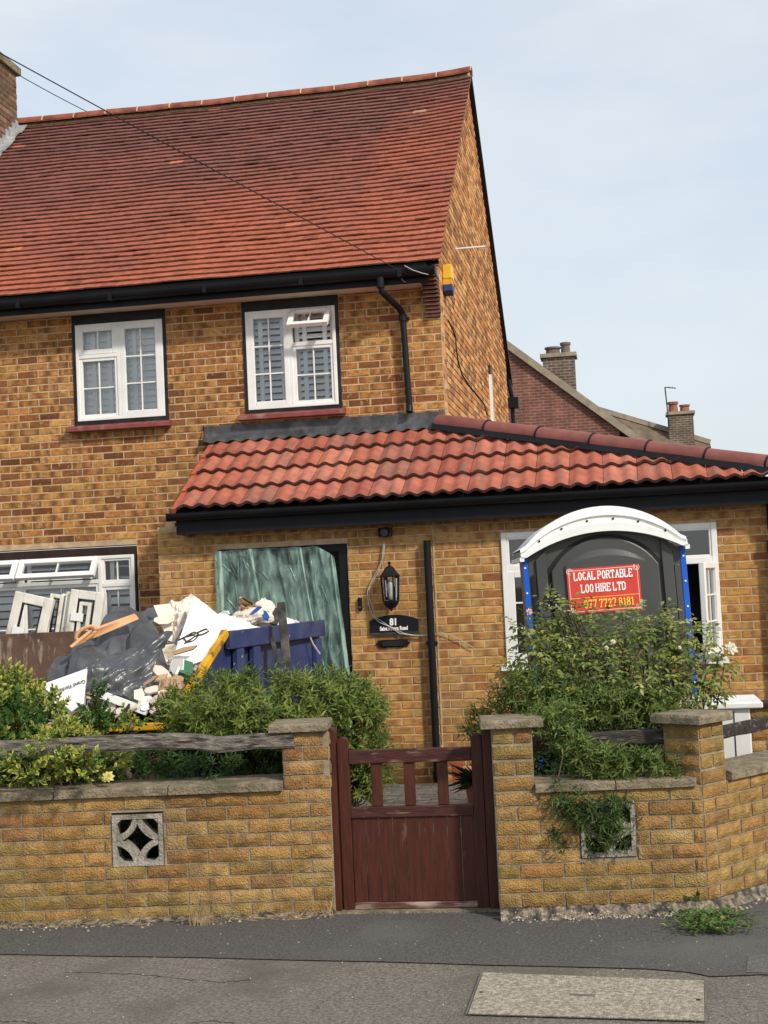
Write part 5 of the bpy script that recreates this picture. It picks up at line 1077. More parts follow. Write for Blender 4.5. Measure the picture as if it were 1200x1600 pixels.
def scrap(name, m, label, cat, group, px, py, D, w_, h_, th, ang):
    b = MB(); n = random.randint(5, 8); pts = [(math.cos(2*math.pi*i/n+.3)*w_*random.uniform(.6, 1.05), math.sin(2*math.pi*i/n+.3)*h_*random.uniform(.6, 1.05)) for i in range(n)]
    c = D_(px, py, D); rt = Matrix.Rotation(ang, 3, 'Y') @ Matrix.Rotation(random.uniform(-1.1, -.1), 3, 'X') @ Matrix.Rotation(random.uniform(-.4, .4), 3, 'Z')
    b.prism(pts, -th/2, th/2, lambda a, z, d: c+rt @ Vector((a, d, z))); tag(b.build(name, m), label, cat, group)
PLACES = ['in the middle of the rubble below the black sheet', 'left of the brown paper sack', 'above the brown paper sack under the white board', 'just above the yellow skip lip', 'at the left end of the pale heap above the lip', 'right beside the shrub at the yellow lip', 'lowest, left, near the white window bar', 'against the brown paper sack', 'at the top tip of the white board', 'where the white board meets the rim sheets', 'beside the beige rubble sack', 'beside the dark stakes on the skip rim', 'furthest right on the skip rim', 'between the black sheet and the cream board', 'at the foot of the scribbled white board', 'under the crumpled white sacking', 'under the white window bar, furthest left', 'on top of the yellow sloping edge']
for pi_, (px, py, D) in enumerate(((238, 1078, 9.6), (218, 1086, 9.58), (252, 1050, 9.8), (226, 1104, 9.48), (204, 1106, 9.5), (246, 1108, 9.47), (186, 1112, 9.5), (262, 1088, 9.52), (300, 940, 10.6), (352, 962, 11.0), (366, 972, 10.8), (428, 976, 11.2), (460, 976, 11.4), (256, 968, 10.4), (276, 1040, 9.8), (240, 1094, 9.5), (170, 1104, 9.55), (338, 985, 10.3))):
    scrap('plasterboard_scrap', M['board' if random.random() < .6 else 'whiteboard'], 'torn plasterboard scrap '+PLACES[pi_], 'scrap', 'plasterboard scraps in the skip', px, py, D, random.uniform(.04, .10), random.uniform(.03, .07), .014, random.uniform(-.8, .8))
PLACES = ['above the middle of the pale rubble', 'low in the rubble above the yellow lip', 'under the brown paper sack', 'on the skip rim left of the rubble sack', 'on the lower part of the white board', 'lowest at the yellow lip', 'on the skip rim left of the stakes']
for pi_, (px, py, D) in enumerate(((232, 1066, 9.65), (214, 1098, 9.5), (256, 1098, 9.5), (346, 968, 10.9), (286, 1016, 9.9), (192, 1118, 9.47), (412, 980, 11.1))):
    scrap('brown_scrap', M['card' if random.random() < .5 else 'stake'], 'brown splinter of wood or card '+PLACES[pi_], 'scrap', 'brown scraps in the skip', px, py, D, random.uniform(.06, .13), random.uniform(.012, .03), .016, random.uniform(-1, 1))
b = MB(); b.tube([D_(x, y, 11.45) for x, y in ((478, 972), (480, 978), (483, 992), (489, 1006), (497, 1018), (500, 1022))], .007, 5); tag(b.build('loose_wire', M['wire']), 'thin pale wire hanging over the back of the blue skip rim', 'wire')
# printed packaging sheet
q = [D_(64, 1070, 9.55), D_(134, 1045, 9.6), D_(128, 1100, 9.42), D_(112, 1112, 9.42)]
pk = panel('packing_box', M['whiteboard'], 'white printed tile packaging with upside down lettering in front of the black sheet', 'box', q, th=.03)
panel('box_side', M['whiteboard'], None, None, [D_(133.8, 1045, 9.6), D_(138, 1050, 9.75), D_(131, 1102, 9.6), D_(128, 1100, 9.42)], th=.01, parent=pk)
ux = (q[0]-q[1]).normalized(); nb = ux.cross(q[2]-q[1]).normalized(); nb = -nb if nb.y > 0 else nb; uz = nb.cross(ux)
o = text('Grand Vitrified Tile', .044, M['ink'], pk, (0, 0, 0)); c_ = D_(104, 1072, 9.5); c_ = c_-nb*((c_-q[1]).dot(nb))+nb*.004
o.matrix_basis = Matrix(((ux.x, uz.x, nb.x, c_.x), (ux.y, uz.y, nb.y, c_.y), (ux.z, uz.z, nb.z, c_.z), (0, 0, 0, 1))) @ Matrix.Diagonal((.72, 1, 1, 1))
panel('paper_sack', M['card'], 'creased brown paper sack at the front corner of the skip', 'sack', [D_(250, 1062, 9.62), D_(288, 1056, 9.7), D_(282, 1098, 9.5), D_(243, 1096, 9.5)], th=.06, bend=.06, seed=11, n=16, crinkle=.05)
panel('cardboard_piece', M['card'], 'flat cardboard triangle beside the paper sack', 'cardboard', [D_(232, 1058, 9.75), D_(262, 1052, 9.75), D_(258, 1062, 9.66), D_(236, 1064, 9.66)], th=.01)
panel('cardboard_piece', M['card'], 'pale cardboard panel low behind the yellow skip lip', 'cardboard', [D_(176, 1098, 9.62), D_(204, 1100, 9.6), D_(214, 1114, 9.5), D_(180, 1120, 9.5)], th=.01)
panel('white_sacking', M['whiteboard'], 'crumpled white sacking in the rubble above the yellow lip', 'sack', [D_(190, 1090, 9.72), D_(232, 1072, 9.75), D_(240, 1096, 9.55), D_(200, 1112, 9.5)], th=.03, bend=.05, seed=21, n=18, crinkle=.06)
panel('green_carton', M['green'], 'small green carton standing by the yellow skip edge', 'carton', [D_(286, 1030, 9.85), D_(302, 1035, 9.85), D_(298, 1056, 9.75), D_(280, 1050, 9.75)], th=.07)
bar_thing('thin_lath', M['upvc_old'], 'thin pale lath beside the green carton', 'lath', D_(275, 1054, 9.75), D_(286, 1031, 9.82), .02, .015)
# old window frames leaning up behind the skip
FB = bk.y+.06
def old_frame(label, x0, x1, lean, topz, inner, m='upvc_old', y=0, latch=None):
    sh_ = 1.60*math.tan(lean); x0 -= sh_; x1 -= sh_; t = thing('old_window_frame', label, 'window frame', (x0, FB+.25+y, 0), 'old window frames stacked behind the skip')
    MF = Matrix.Translation((x0, FB+.12+y, 0)) @ Matrix.Rotation(R(-4), 4, 'X') @ Matrix.Rotation(lean, 4, 'Y'); w_ = x1-x0; T2 = lambda p: MF @ Vector(p); f_ = inner
    b = MB(); b.box(0, f_, 0, .06, .0, topz, tf=T2); b.box(w_-f_, w_, 0, .06, 0, topz, tf=T2); b.box(f_, w_-f_, 0, .06, topz-f_, topz, tf=T2); b.box(f_, w_-f_, 0, .06, 0, f_, tf=T2); b.build('frame', M[m], t, bevel=.006)
    b = MB(); e_ = f_+.002; b.box(e_, e_+.012, .006, .03, f_, topz-f_, tf=T2); b.box(w_-e_-.012, w_-e_, .006, .03, f_, topz-f_, tf=T2); b.box(e_+.013, w_-e_-.013, .006, .03, topz-f_-.014, topz-f_-.002, tf=T2); b.build('gasket', M['loo_groove'], t)
    if latch:
        b = MB(); b.box(latch[0], latch[0]+.11, -.016, -.002, latch[1], latch[1]+.07, tf=T2); b.build('hinge_plate', M['upvc'], t)
    return t
fx = lambda px: atY(px, 970, FB+.15).x
old_frame('bare old white window frame leaning furthest left behind the skip', fx(2), fx(64), R(14), 1.97, .085, y=.03, latch=(.06, 1.60))
old_frame('narrow old frame with open slots second from the left in the stack', fx(60), fx(82), R(9), 1.90, .035, y=.07)
old_frame('cream old frame third in the leaning stack', fx(76), fx(96), R(10), 1.90, .045, y=.10)
old_frame('thick white old frame edge fourth in the leaning stack', fx(87), fx(105), R(9), 1.91, .055, y=.05)
t = old_frame('old casement with its glass still in, right end of the leaning stack', fx(97), fx(150), R(9), 1.93, .075, y=.0, latch=(.04, 1.66))
MF = Matrix.Translation((fx(97)-1.60*math.tan(R(9)), FB+.12, 0)) @ Matrix.Rotation(R(-4), 4, 'X') @ Matrix.Rotation(R(9), 4, 'Y'); w_ = fx(150)-fx(97)
b = MB(); b.poly([MF @ Vector(p) for p in ((.075, .03, .075), (w_-.075, .03, .075), (w_-.075, .03, 1.855), (.075, .03, 1.855))]); b.build('pane', M['glass_dark'], t, fix=False)
b = MB(); 
for (xa, xb, za, zb) in ((.10, .13, .1, 1.80), (w_-.13, w_-.10, .1, 1.80), (.10, w_-.10, 1.80, 1.83)): b.box(xa, xb, -.01, .02, za, zb, tf=lambda p: MF @ p)
b.build('inner_sash', M['upvc_old'], t, bevel=.004)
# ================================================================== NEIGHBOURS
nb_ = thing('neighbour_house', 'red brick gable of the house behind with a brown chimney on its slope', 'house', atD(860, 680, 36))
Yn = atD(860, 620, 36).y
def nP(x, y, d=0): return atY(x, y, Yn)+Vector((0, d, 0))
b = MB(); g0, g1 = nP(700, 478), nP(968, 672)
b.add([Vector((g0.x, Yn, 0)), Vector((g1.x+.05, Yn, 0)), g1, g0, Vector((g0.x, Yn+8, 0)), Vector((g1.x+.05, Yn+8, 0)), g1+Vector((0, 8, 0)), g0+Vector((0, 8, 0))], [(0, 1, 2, 3), (4, 5, 6, 7), (1, 2, 6, 5), (0, 3, 7, 4)]); b.build('wall', M['far1'], nb_)
b = MB(); up_ = Vector((0, 0, .20)); g2 = g1+(g1-g0).normalized()*.5; b.add([g0+Vector((0, -.06, 0)), g2+Vector((0, -.06, 0)), g2+up_+Vector((0, -.06, 0)), g0+up_+Vector((0, -.06, 0)), g0+Vector((0, 8, 0)), g2+Vector((0, 8, 0)), g2+up_+Vector((0, 8, 0)), g0+up_+Vector((0, 8, 0))], [(0, 1, 2, 3), (4, 5, 6, 7), (3, 2, 6, 7), (0, 1, 5, 4)]); rfn = b.build('roof', M['far_roof'], nb_)
b = MB(); b.bar(g0+Vector((0, -.09, .10)), g2+Vector((0, -.09, .10)), .05, .17, up=(0, 0, 1)); b.build('verge', M['far_edge'], nb_)
def chimney(parent, xa, xb, ytop, ybot, Y, pots, m='far2', D=.6, ribs=False):
    a = atY(xa, ybot, Y); c = atY(xb, ytop, Y); b = MB(); b.box(a.x, c.x, Y, Y+D, a.z-1, c.z); ch = b.build('chimney', M[m], parent)
    b = MB(); b.box(a.x-.06, c.x+.06, Y-.06, Y+D+.06, c.z, c.z+.10); b.build('chimney_cap', M['far_edge'], ch)
    for px, w_, h_, mm in pots:
        p = atY(px, ytop-3, Y+D/2); r_ = w_; b = MB(); b.lathe((p.x, Y+D/2, c.z+.10), [(r_*.95, 0), (r_*.85, h_*.75), (r_*1.05, h_*.78), (r_*1.05, h_), (r_*.7, h_), (r_*.7, h_*.9)], 12); b.build('chimney_pot', M[mm], ch)
    return ch
chimney(rfn, 851, 897, 556, 628, Yn+.5, ((864, .20, .20, 'pot_grey'), (884, .13, .30, 'pot_grey')))
n2 = thing('neighbour_house', 'low mossy roof further off with a small chimney and twin pots', 'house', atD(1000, 690, 48))
Y2 = atD(1000, 680, 48).y; a_, c_ = atY(930, 640, Y2), atY(1110, 693, Y2)
b = MB(); dn = Vector((0, -4.5, -2.6)); b.add([a_, c_, c_+dn, a_+dn, a_+Vector((0, 4, -2.6)), c_+Vector((0, 4, -2.6))], [(0, 1, 2, 3), (0, 1, 5, 4), (1, 2, 5), (0, 3, 4)]); rf2 = b.build('roof', M['far_roof'], n2)
b = MB(); b.bar(a_+Vector((0, -.02, .04)), c_+Vector((0, -.02, .04)), .25, .16); b.build('ridge', M['far_edge'], rf2)
b = MB(); b.box(a_.x+.3, c_.x-.3, Y2-4, Y2+3.4, 0, min(c_.z, a_.z)-2.5); b.build('wall', M['far1'], n2)
ch2 = chimney(n2, 1046, 1083, 646, 690, Y2-.6, ((1052, .17, .36, 'pot'), (1070, .17, .24, 'pot')), D=.7)
b = MB(); q0, q1 = atY(1045, 650, Y2-.65), atY(1039, 605, Y2-.65); b.tube([q0-Vector((0, 0, .4)), q1], .022, 5); q2 = atY(1056, 606.5, Y2-.65); b.tube([q1, q2], .016, 5)
for f_ in (.3, .5, .7, .9): p = q1.lerp(q2, f_); b.tube([p+Vector((0, -.2, .0)), p+Vector((0, .2, 0))], .008, 4)
b.build('aerial', M['wire_dark'], n2)
# ================================================================== CABLES
def cable(p, q, r_, sag, label):
    b = MB(); p = Vector(p); q = Vector(q); b.tube([p.lerp(q, i/30)-Vector((0, 0, sag*4*(i/30)*(1-i/30))) for i in range(31)], r_, 5); return tag(b.build('telephone_cable', M['wire_dark'], smooth=True), label, 'cable', 'telephone cables')
cable(atD(-60, 50, 9.2), atY(640, 431, 13.60), .0045, .005, 'black telephone cable running down across the roof to the eaves')
cable(atD(20, 112, 21), atD(196, 203, 25), .007, .03, 'thin cable passing behind the roof ridge beside the chimney')
b = MB(); b.tube([atY(x, y, 13.53) for x, y in ((632, 415), (645, 422), (660, 427), (669, 429))], .005, 5); b.tube([atY(x, y, 13.65) for x, y in ((626, 434), (630, 439), (634, 441))], .004, 5); tag(b.build('eaves_cable', M['wire']), 'short pale cable looping over the gutter at the house corner', 'cable')
# ================================================================== WHITE CABINET, LOW BRICK PIER
wc = thing('storage_cabinet', 'white plastic storage cabinet behind the corner pier', 'cabinet', (.62, 9.7, 0))
b = MB(); x0 = atY(1060, 1110, 9.45).x; x1 = atY(1172, 1110, 9.45).x; b.box(x0, x1, 9.45, 10.0, 0, .915); b.build('cabinet', M['upvc'], wc, bevel=.01)
b = MB(); b.box(x0-.02, x1+.08, 9.42, 10.03, .917, .955); b.build('lid', M['white'], wc, bevel=.008)
b = MB(); b.box(x1-.105, x1-.099, 9.446, 9.449, .03, .90); b.build('door_seam', M['loo_groove'], wc)
lb = thing('brick_pier', 'low brick pier with a thin cap at the far right beyond the wall', 'brick pier', (1.1, 10.3, 0))
x0 = atY(1169, 1130, 10.3).x
brick_run(lb, (x0, 10.3, 0), (1, 0, 0), .9, 0, .842, [], thick=.2); b = MB(); b.box(x0-.03, x0+.93, 10.26, 10.53, .844, .872); b.build('cap_stone', M['brownboard'], lb)
# ================================================================== PLANTS
def leaf(mb, p, d, n, L, w, c, fold=.25, edge=None, droop=0):
    d = d.normalized(); s = d.cross(n)
    if s.length < 1e-4: s = d.orthogonal()
    s.normalize(); n = s.cross(d)
    m1 = p+d*L*.45-n*droop*L*.15; tip = p+d*L-n*droop*L*.6
    if edge:
        a = p+d*L*.12; vs = [p, p+d*L*.3+s*w*.8+n*w*fold, p+d*L*.62+s*w+n*w*fold, tip, p+d*L*.62-s*w+n*w*fold, p+d*L*.3-s*w*.8+n*w*fold, m1]
        mb.add(vs, [(0, 1, 6), (1, 2, 6), (2, 3, 6), (3, 4, 6), (4, 5, 6), (5, 0, 6)], 0, [c, edge, edge, edge, edge, edge, c])
    else:
        mb.add([p, m1+s*w+n*w*fold, tip, m1-s*w+n*w*fold], [(0, 1, 2), (0, 2, 3)], 0, [tuple(x*.9 for x in c), c, tuple(min(1, x*1.1) for x in c), c])
def rv(): 
    v = Vector((random.gauss(0, 1), random.gauss(0, 1), random.gauss(0, 1))); return v.normalized()
def blob_pts(blobs, n, shell=.55):
    vols = [b_[1].x*b_[1].y*b_[1].z for b_ in blobs]; tot = sum(v**.67 for v in vols)
    for (c, r_), v in zip(blobs, vols):
        for _ in range(int(n*v**.67/tot)):
            d = rv(); k = shell+(1-shell)*random.random()**.6; yield c+Vector((d.x*r_.x*k, d.y*r_.y*k, d.z*r_.z*k)), d, k
def B(px, py, D, rx, rz, ry=None): s_ = D/F_PX; return (atD(px, py, D), Vector((rx*s_, (ry or min(rx, rz))*s_, rz*s_)))
def whorls(mb, blobs, n, k, L, w, pal, up=.35, shell=.5, sl=.05, spread=(R(35), R(75)), droop=.25, edge=None, tipc=None):
    for p, d, kk in blob_pts(blobs, n, shell):
        ax_ = (d*.8+Vector((0, -.25, up))+rv()*.45).normalized(); c0 = pick(pal)
        for j in range(k):
            t_ = j/k; q = p+ax_*sl*t_; a = j*2.4+random.random(); o1 = ax_.orthogonal().normalized(); o2 = ax_.cross(o1); th_ = spread[1]+(spread[0]-spread[1])*t_
            dr_ = ax_*math.cos(th_)+(o1*math.cos(a)+o2*math.sin(a))*math.sin(th_)
            c = jit(tipc if (tipc and t_ > .6 and random.random() < .5) else c0, .22)
            leaf(mb, q, dr_, ax_+rv()*.2, L*random.uniform(.5, 1.25), w*random.uniform(.7, 1.25), c, droop=droop, edge=(jit(pick(edge), .2) if edge else None))
def stems(mb, base, blobs, n, r_=.006):
    for _ in range(n):
        c, rr = random.choice(blobs); d = rv(); e = c+Vector((d.x*rr.x*.8, d.y*rr.y*.8, abs(d.z)*rr.z*.8)); m1 = base.lerp(e, .5)+rv()*.06; mb.tube([base+rv()*.06, m1, e], [r_*1.6, r_, r_*.5], 5)
G1 = [((.13, .175, .032), 4), ((.18, .225, .046), 3), ((.085, .12, .026), 3), ((.24, .27, .065), 1.4), ((.22, .15, .05), .15)]
# narrow-leaved shrub left of the gate
sh = thing('narrow_leaf_shrub', 'dense green narrow-leaved shrub spilling over the wall left of the gate', 'shrub', (-1.9, 8.6, 0))
bl = [B(330, 1108, 8.75, 75, 50), B(420, 1102, 8.7, 90, 52), B(500, 1098, 8.8, 70, 46), B(545, 1112, 8.9, 52, 54), B(285, 1125, 8.7, 40, 38), B(570, 1180, 8.95, 36, 60), B(560, 1225, 8.9, 32, 45), B(390, 1140, 8.5, 120, 28), B(575, 1125, 9, 22, 50), B(350, 1120, 8.4, 80, 30)]
b = MB(); whorls(b, bl, 1500, 11, .058, .0062, G1, shell=.45, sl=.07, tipc=(.15, .21, .05)); stuff(b.build('foliage', M['leaf'], sh, fix=False))
b = MB(); stems(b, Vector((-1.95, 8.75, 0)), bl, 26); b.build('branch', M['bark'], sh)
lo = [B(290, 1210, 8.15, 40, 14), B(330, 1200, 8.3, 60, 22), B(400, 1205, 8.4, 60, 14), B(240, 1190, 8.3, 40, 22)]
b = MB(); whorls(b, lo, 130, 10, .055, .006, [((.04, .085, .022), 3), ((.06, .11, .03), 2)], shell=.4, sl=.06); stuff(b.build('low_foliage', M['leaf'], sh, fix=False))
# variegated evergreen at the far left
vs_ = thing('variegated_shrub', 'yellow and green variegated evergreen at the far left over the wall', 'shrub', (-3.4, 8.5, 0))
GV = [((.075, .15, .03), 3), ((.11, .19, .04), 2)]; YE_ = [((.50, .48, .08), 5), ((.60, .55, .16), 2), ((.12, .19, .04), 2.5)]
bl = [B(15, 1105, 8.7, 60, 50), B(62, 1122, 8.6, 50, 38), B(112, 1140, 8.5, 28, 18), B(10, 1092, 8.8, 36, 42), B(190, 1136, 8.75, 34, 16), B(100, 1160, 8.2, 55, 26), B(150, 1195, 8.2, 60, 22), B(60, 1200, 8.2, 60, 28), B(-40, 1150, 8.5, 60, 90), B(80, 1172, 7.82, 32, 14), B(125, 1200, 7.85, 34, 14), B(30, 1208, 7.85, 40, 14)]
b = MB(); whorls(b, bl, 820, 9, .040, .0100, GV, up=.6, shell=.5, sl=.07, spread=(R(20), R(65)), droop=.1, edge=YE_)
stuff(b.build('foliage', M['leaf'], vs_, fix=False))
bl2 = [B(10, 1130, 8.55, 75, 42), B(60, 1200, 8.3, 90, 30), B(146, 1115, 8.55, 13, 28), B(150, 1092, 8.5, 8, 14), B(20, 1190, 8.4, 50, 40), B(190, 1205, 8.35, 40, 18), B(160, 1130, 8.6, 14, 20)]
b = MB(); whorls(b, bl2, 620, 9, .036, .0105, [((.06, .13, .028), 4), ((.09, .175, .04), 2), ((.04, .085, .02), 2)], up=.6, shell=.4, sl=.07, spread=(R(20), R(65)), droop=.1); stuff(b.build('green_foliage', M['leaf'], vs_, fix=False))
b = MB(); stems(b, Vector((-3.4, 8.6, 0)), bl+bl2, 26, .005); b.build('branch', M['bark'], vs_)
def rose_flower(name, label, c, r_, col, parent=None):
    b = MB(); c = Vector(c); ax_ = Vector((.15, -.9, .35)).normalized()
    for ring, (rr, tilt, n) in enumerate(((1, .25, 8), (.75, .6, 7), (.5, 1.0, 5), (.28, 1.4, 4))):
        for k in range(n):
            a = 2*math.pi*k/n+ring*.5+random.random()*.3; o1 = ax_.orthogonal().normalized(); o2 = ax_.cross(o1); rad = o1*math.cos(a)+o2*math.sin(a); d = (rad*math.cos(tilt)+ax_*math.sin(tilt))
            leaf(b, c+ax_*.004*ring, d, ax_, r_*rr*random.uniform(.85, 1.1), r_*rr*.45, jit(col, .08), fold=.35, droop=.4)
    o = b.build(name, M['petal'], parent, fix=False); return tag(o, label, 'flower') if parent is None else o
o = rose_flower('flower_head', '', atD(169, 1214, 8.02), .036, (.78, .70, .26), vs_); o['label'] = 'pale yellow bloom low on the coping'
# rose bush right of the gate
rb_ = thing('rose_bush', 'tall rose bush with pale green leaves in front of the toilet', 'rose bush', (.05, 8.7, 0))
GR = [((.19, .235, .055), 4), ((.25, .29, .085), 3.4), ((.11, .15, .036), 2), ((.33, .34, .12), 1.6), ((.38, .33, .08), .5), ((.22, .13, .05), .2)]
bl = [B(935, 1010, 8.7, 70, 60), B(870, 1000, 8.75, 70, 45), B(1010, 1010, 8.7, 70, 65), B(1085, 1022, 8.75, 54, 48), B(1100, 1075, 8.7, 36, 30), B(840, 1045, 8.7, 55, 45), B(950, 1065, 8.45, 115, 50), B(890, 1075, 8.4, 50, 24), B(1040, 1080, 8.4, 60, 22), B(1050, 1065, 8.6, 70, 45), B(865, 958, 8.7, 34, 26), B(890, 956, 8.7, 24, 14), B(1010, 978, 8.7, 36, 18), B(1060, 985, 8.7, 36, 18), B(845, 1020, 8.6, 30, 30), B(825, 990, 8.7, 18, 20), B(1120, 1050, 8.7, 22, 28)]
b = MB()
for p, d, kk in blob_pts(bl, 1250, .25):
    ax_ = (d*.7+rv()*.7+Vector((0, -.1, -.12))).normalized(); Ls = random.uniform(.06, .10); o1 = ax_.cross(Vector((0, 0, 1))).normalized(); c = pick(GR); upn = Vector((0, -.35, 1))+rv()*.5
    for t_ in (.35, .7):
        for s_ in (-1, 1): leaf(b, p+ax_*Ls*t_, (o1*s_+ax_*.5+rv()*.2), upn, .042*random.uniform(.5, 1.3), .0115, jit(c, .2), droop=.5)
    leaf(b, p+ax_*Ls, ax_+Vector((0, 0, -.3)), upn, .044*random.uniform(.7, 1.2), .012, jit(c, .2), droop=.5)
stuff(b.build('foliage', M['leaf'], rb_, fix=False))
b = MB(); bs = Vector((.10, 8.72, 0))
for c, rr in bl*5:
    e = c+Vector((random.uniform(-1, 1)*rr.x*.6, random.uniform(-.5, .5)*rr.y, random.uniform(.2, .9)*rr.z)); m1 = bs.lerp(e, .55)+rv()*.08; b.tube([bs+rv()*.08, m1, e], [.010, .006, .003], 6)
b.tube([atD(x, y, 8.38) for x, y in ((990, 1090), (985, 1065), (987, 1045), (994, 1030), (1003, 1015))], [.006]*5, 6)
b.build('cane', M['bark'], rb_, smooth=True)
o = rose_flower('flower_head', '', atD(1143, 1013, 8.55), .042, (.82, .79, .68), rb_); o['label'] = 'full white bloom at the right tip'
o = rose_flower('flower_head', '', atD(827, 956, 8.55), .022, (.75, .50, .47), rb_); o['label'] = 'small pink bloom at the left'
for x, y, r_ in ((1134, 1030, .018), (958, 1003, .018), (1062, 1012, .014), (1127, 1036, .016), (948, 1012, .014)): rose_flower('bud', '', atD(x, y, 8.5), r_, (.80, .76, .62), rb_)
# darker narrow-leaved shrub below it, trailing through the wall
ds_ = thing('trailing_shrub', 'dark narrow-leaved shrub trailing over the rail and wall right of the gate', 'shrub', (-.1, 8.4, 0))
bl = [B(830, 1085, 8.5, 52, 38), B(880, 1100, 8.4, 70, 36), B(960, 1105, 8.3, 70, 30), B(1030, 1105, 8.35, 48, 24), B(865, 1125, 7.85, 36, 22), B(890, 1150, 7.8, 28, 20), B(905, 1180, 7.78, 26, 22), B(960, 1195, 7.72, 42, 18), B(1020, 1195, 7.72, 52, 16), B(1000, 1205, 7.7, 30, 16), B(930, 1190, 7.74, 30, 18)]
b = MB(); whorls(b, bl, 900, 11, .050, .0058, [((.14, .19, .042), 4), ((.19, .24, .06), 3), ((.085, .125, .03), 2)], shell=.4, sl=.06, up=.1, droop=.45, tipc=(.11, .165, .05))
bl3 = [B(878, 1245, 7.64, 22, 14), B(895, 1268, 7.62, 28, 14), B(925, 1280, 7.62, 28, 16), B(960, 1262, 7.62, 22, 14), B(965, 1285, 7.62, 20, 14), B(950, 1305, 7.62, 26, 14), B(930, 1322, 7.64, 12, 10), B(876, 1310, 7.62, 10, 8), B(905, 1255, 7.62, 22, 12)]
whorls(b, bl3, 190, 10, .050, .0055, [((.085, .135, .04), 3), ((.12, .17, .055), 2), ((.055, .09, .028), 2)], shell=.3, sl=.06, up=-.2, droop=.6)
stuff(b.build('foliage', M['leaf'], ds_, fix=False))
b = MB(); stems(b, Vector((-.1, 8.35, 0)), bl[:4], 14, .005)
b.tube([atD(x, y, 7.66) for x, y in ((880, 1180), (872, 1215), (876, 1250), (900, 1268))], .004, 5); b.tube([atD(x, y, 7.68) for x, y in ((950, 1310), (960, 1285), (965, 1260))], .004, 5); b.tube([atD(x, y, 7.80) for x, y in ((855, 1120), (880, 1160), (905, 1190), (960, 1200), (1040, 1200))], .005, 5); b.build('branch', M['bark'], ds_)
# added leaves with shade put into their colour, to darken the gaps
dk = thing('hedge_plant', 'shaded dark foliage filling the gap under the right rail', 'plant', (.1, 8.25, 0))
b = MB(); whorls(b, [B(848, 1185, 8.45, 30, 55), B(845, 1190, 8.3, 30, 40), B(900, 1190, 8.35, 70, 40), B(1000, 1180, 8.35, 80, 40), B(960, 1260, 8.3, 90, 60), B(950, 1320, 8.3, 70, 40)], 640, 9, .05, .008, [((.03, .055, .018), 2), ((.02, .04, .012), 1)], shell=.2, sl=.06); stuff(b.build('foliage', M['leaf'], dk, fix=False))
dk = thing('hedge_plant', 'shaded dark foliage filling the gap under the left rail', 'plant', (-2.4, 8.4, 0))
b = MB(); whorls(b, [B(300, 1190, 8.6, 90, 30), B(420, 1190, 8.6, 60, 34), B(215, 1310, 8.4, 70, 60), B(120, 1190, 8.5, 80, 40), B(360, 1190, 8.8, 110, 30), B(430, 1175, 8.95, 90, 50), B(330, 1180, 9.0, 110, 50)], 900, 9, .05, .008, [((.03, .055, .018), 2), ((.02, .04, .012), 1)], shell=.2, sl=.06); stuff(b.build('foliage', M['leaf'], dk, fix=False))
# small plants beside the gate on the house side
t = thing('small_shrub', 'small narrow-leaved shrub seen beside the right gate post', 'shrub', (-.95, 8.7, 0))
b = MB(); whorls(b, [B(748, 1135, 8.7, 22, 22), B(765, 1160, 8.6, 22, 30), B(770, 1115, 8.7, 14, 20)], 120, 10, .052, .0055, G1, shell=.4, sl=.06); stuff(b.build('foliage', M['leaf'], t, fix=False)); b = MB(); stems(b, Vector((-.95, 8.75, 0)), [B(760, 1150, 8.65, 20, 25)], 6, .004); b.build('branch', M['bark'], t)
t = thing('strappy_plant', 'dark strappy leaved plant in a pot seen through the gate', 'plant', (-1.25, 12.2, 0))
b = MB()
p0 = atD(742, 1222, 11.6); 
for k in range(70):
    a = random.random()*6.28; e = random.uniform(.3, 1.3); d = Vector((math.cos(a)*math.cos(e), math.sin(a)*math.cos(e), math.sin(e))); leaf(b, p0+rv()*.03, d, Vector((0, 0, 1)), random.uniform(.14, .24), .009, jit((.028, .045, .02), .3), droop=1.2)
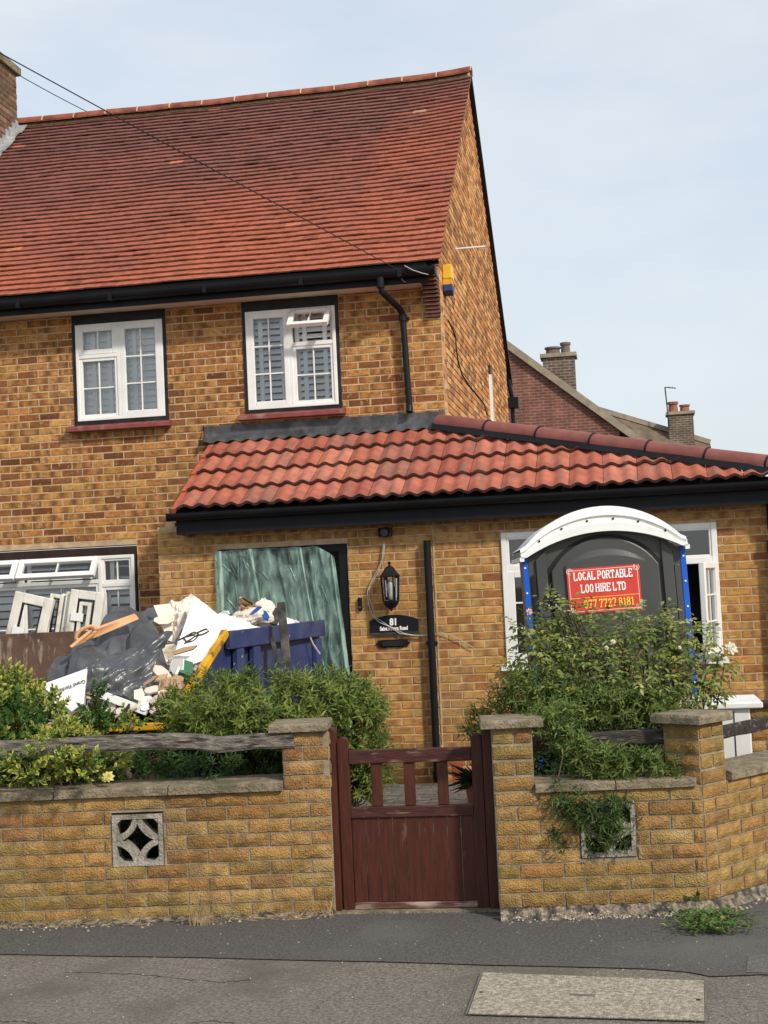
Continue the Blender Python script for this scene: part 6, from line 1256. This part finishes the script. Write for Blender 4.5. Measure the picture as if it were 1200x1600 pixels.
b.build('leaves', M['leaf'], t, fix=False); b = MB(); b.lathe((p0.x, p0.y, 0), [(.06, 0), (.085, p0.z), (.07, p0.z), (.07, p0.z-.02)], 14); b.build('pot', M['pot'], t)
# weed at the corner
t = thing('weed_clump', 'low green weed growing from the pavement at the wall corner', 'weed', (wr1.x, wr1.y-.08, 0))
b = MB()
for k in range(800):
    u = random.random(); p = atZ(random.gauss(1112, 28), 1447+random.uniform(-18, 14), .004); a = random.random()*6.28; e = random.uniform(.05, .8)
    leaf(b, p+Vector((0, 0, random.uniform(0, .035))), Vector((math.cos(a)*math.cos(e), math.sin(a)*math.cos(e), math.sin(e))), Vector((0, 0, 1)), random.uniform(.022, .05), .009, jit(pick([((.085, .15, .04), 4), ((.13, .19, .055), 2), ((.30, .27, .10), .5)]), .25), droop=.4)
for x, y, n in ((1080, 1405, 18), (1087, 1415, 18), (1082, 1425, 20), (1112, 1428, 18), (1075, 1436, 18), (1120, 1432, 14)):
    for k in range(n): p = atD(x+random.gauss(0, 4), y+random.gauss(0, 4), 7.58); leaf(b, p, rv()+Vector((0, -.3, .2)), Vector((0, -1, .4)), .034, .009, jit((.07, .125, .036), .25))
b.build('leaves', M['leaf'], t, fix=False)
# dry stems at the wall foot
b = MB()
for k in range(150):
    u = random.random(); p = wl_far.lerp(wl1, .45+.55*u); p = Vector((p.x, p.y-.03-random.random()*.09, .005)); a = random.random()*6.28; L2 = random.uniform(.05, .17); e = random.uniform(0, .35) if random.random() < .85 else random.uniform(.6, 1.3)
    d = Vector((math.cos(a)*math.cos(e), .5*math.sin(a)*math.cos(e), math.sin(e))); b.tube([p, p+d*L2*.5+rv()*.01, p+d*L2], [.0022, .0016, .0008], 4)
for k in range(26):
    p = atD(315+random.gauss(0, 9), 1440, 7.78); b.tube([Vector((p.x, p.y, 0)), Vector((p.x+random.gauss(0, .03), p.y-.02, random.uniform(.1, .24)))], [.0022, .0008], 4)
stuff(b.build('dry_weeds', M['dry']))
print('objects', len(bpy.data.objects), 'tris', sum(len(o.data.polygons) for o in bpy.data.objects if o.type == 'MESH'))
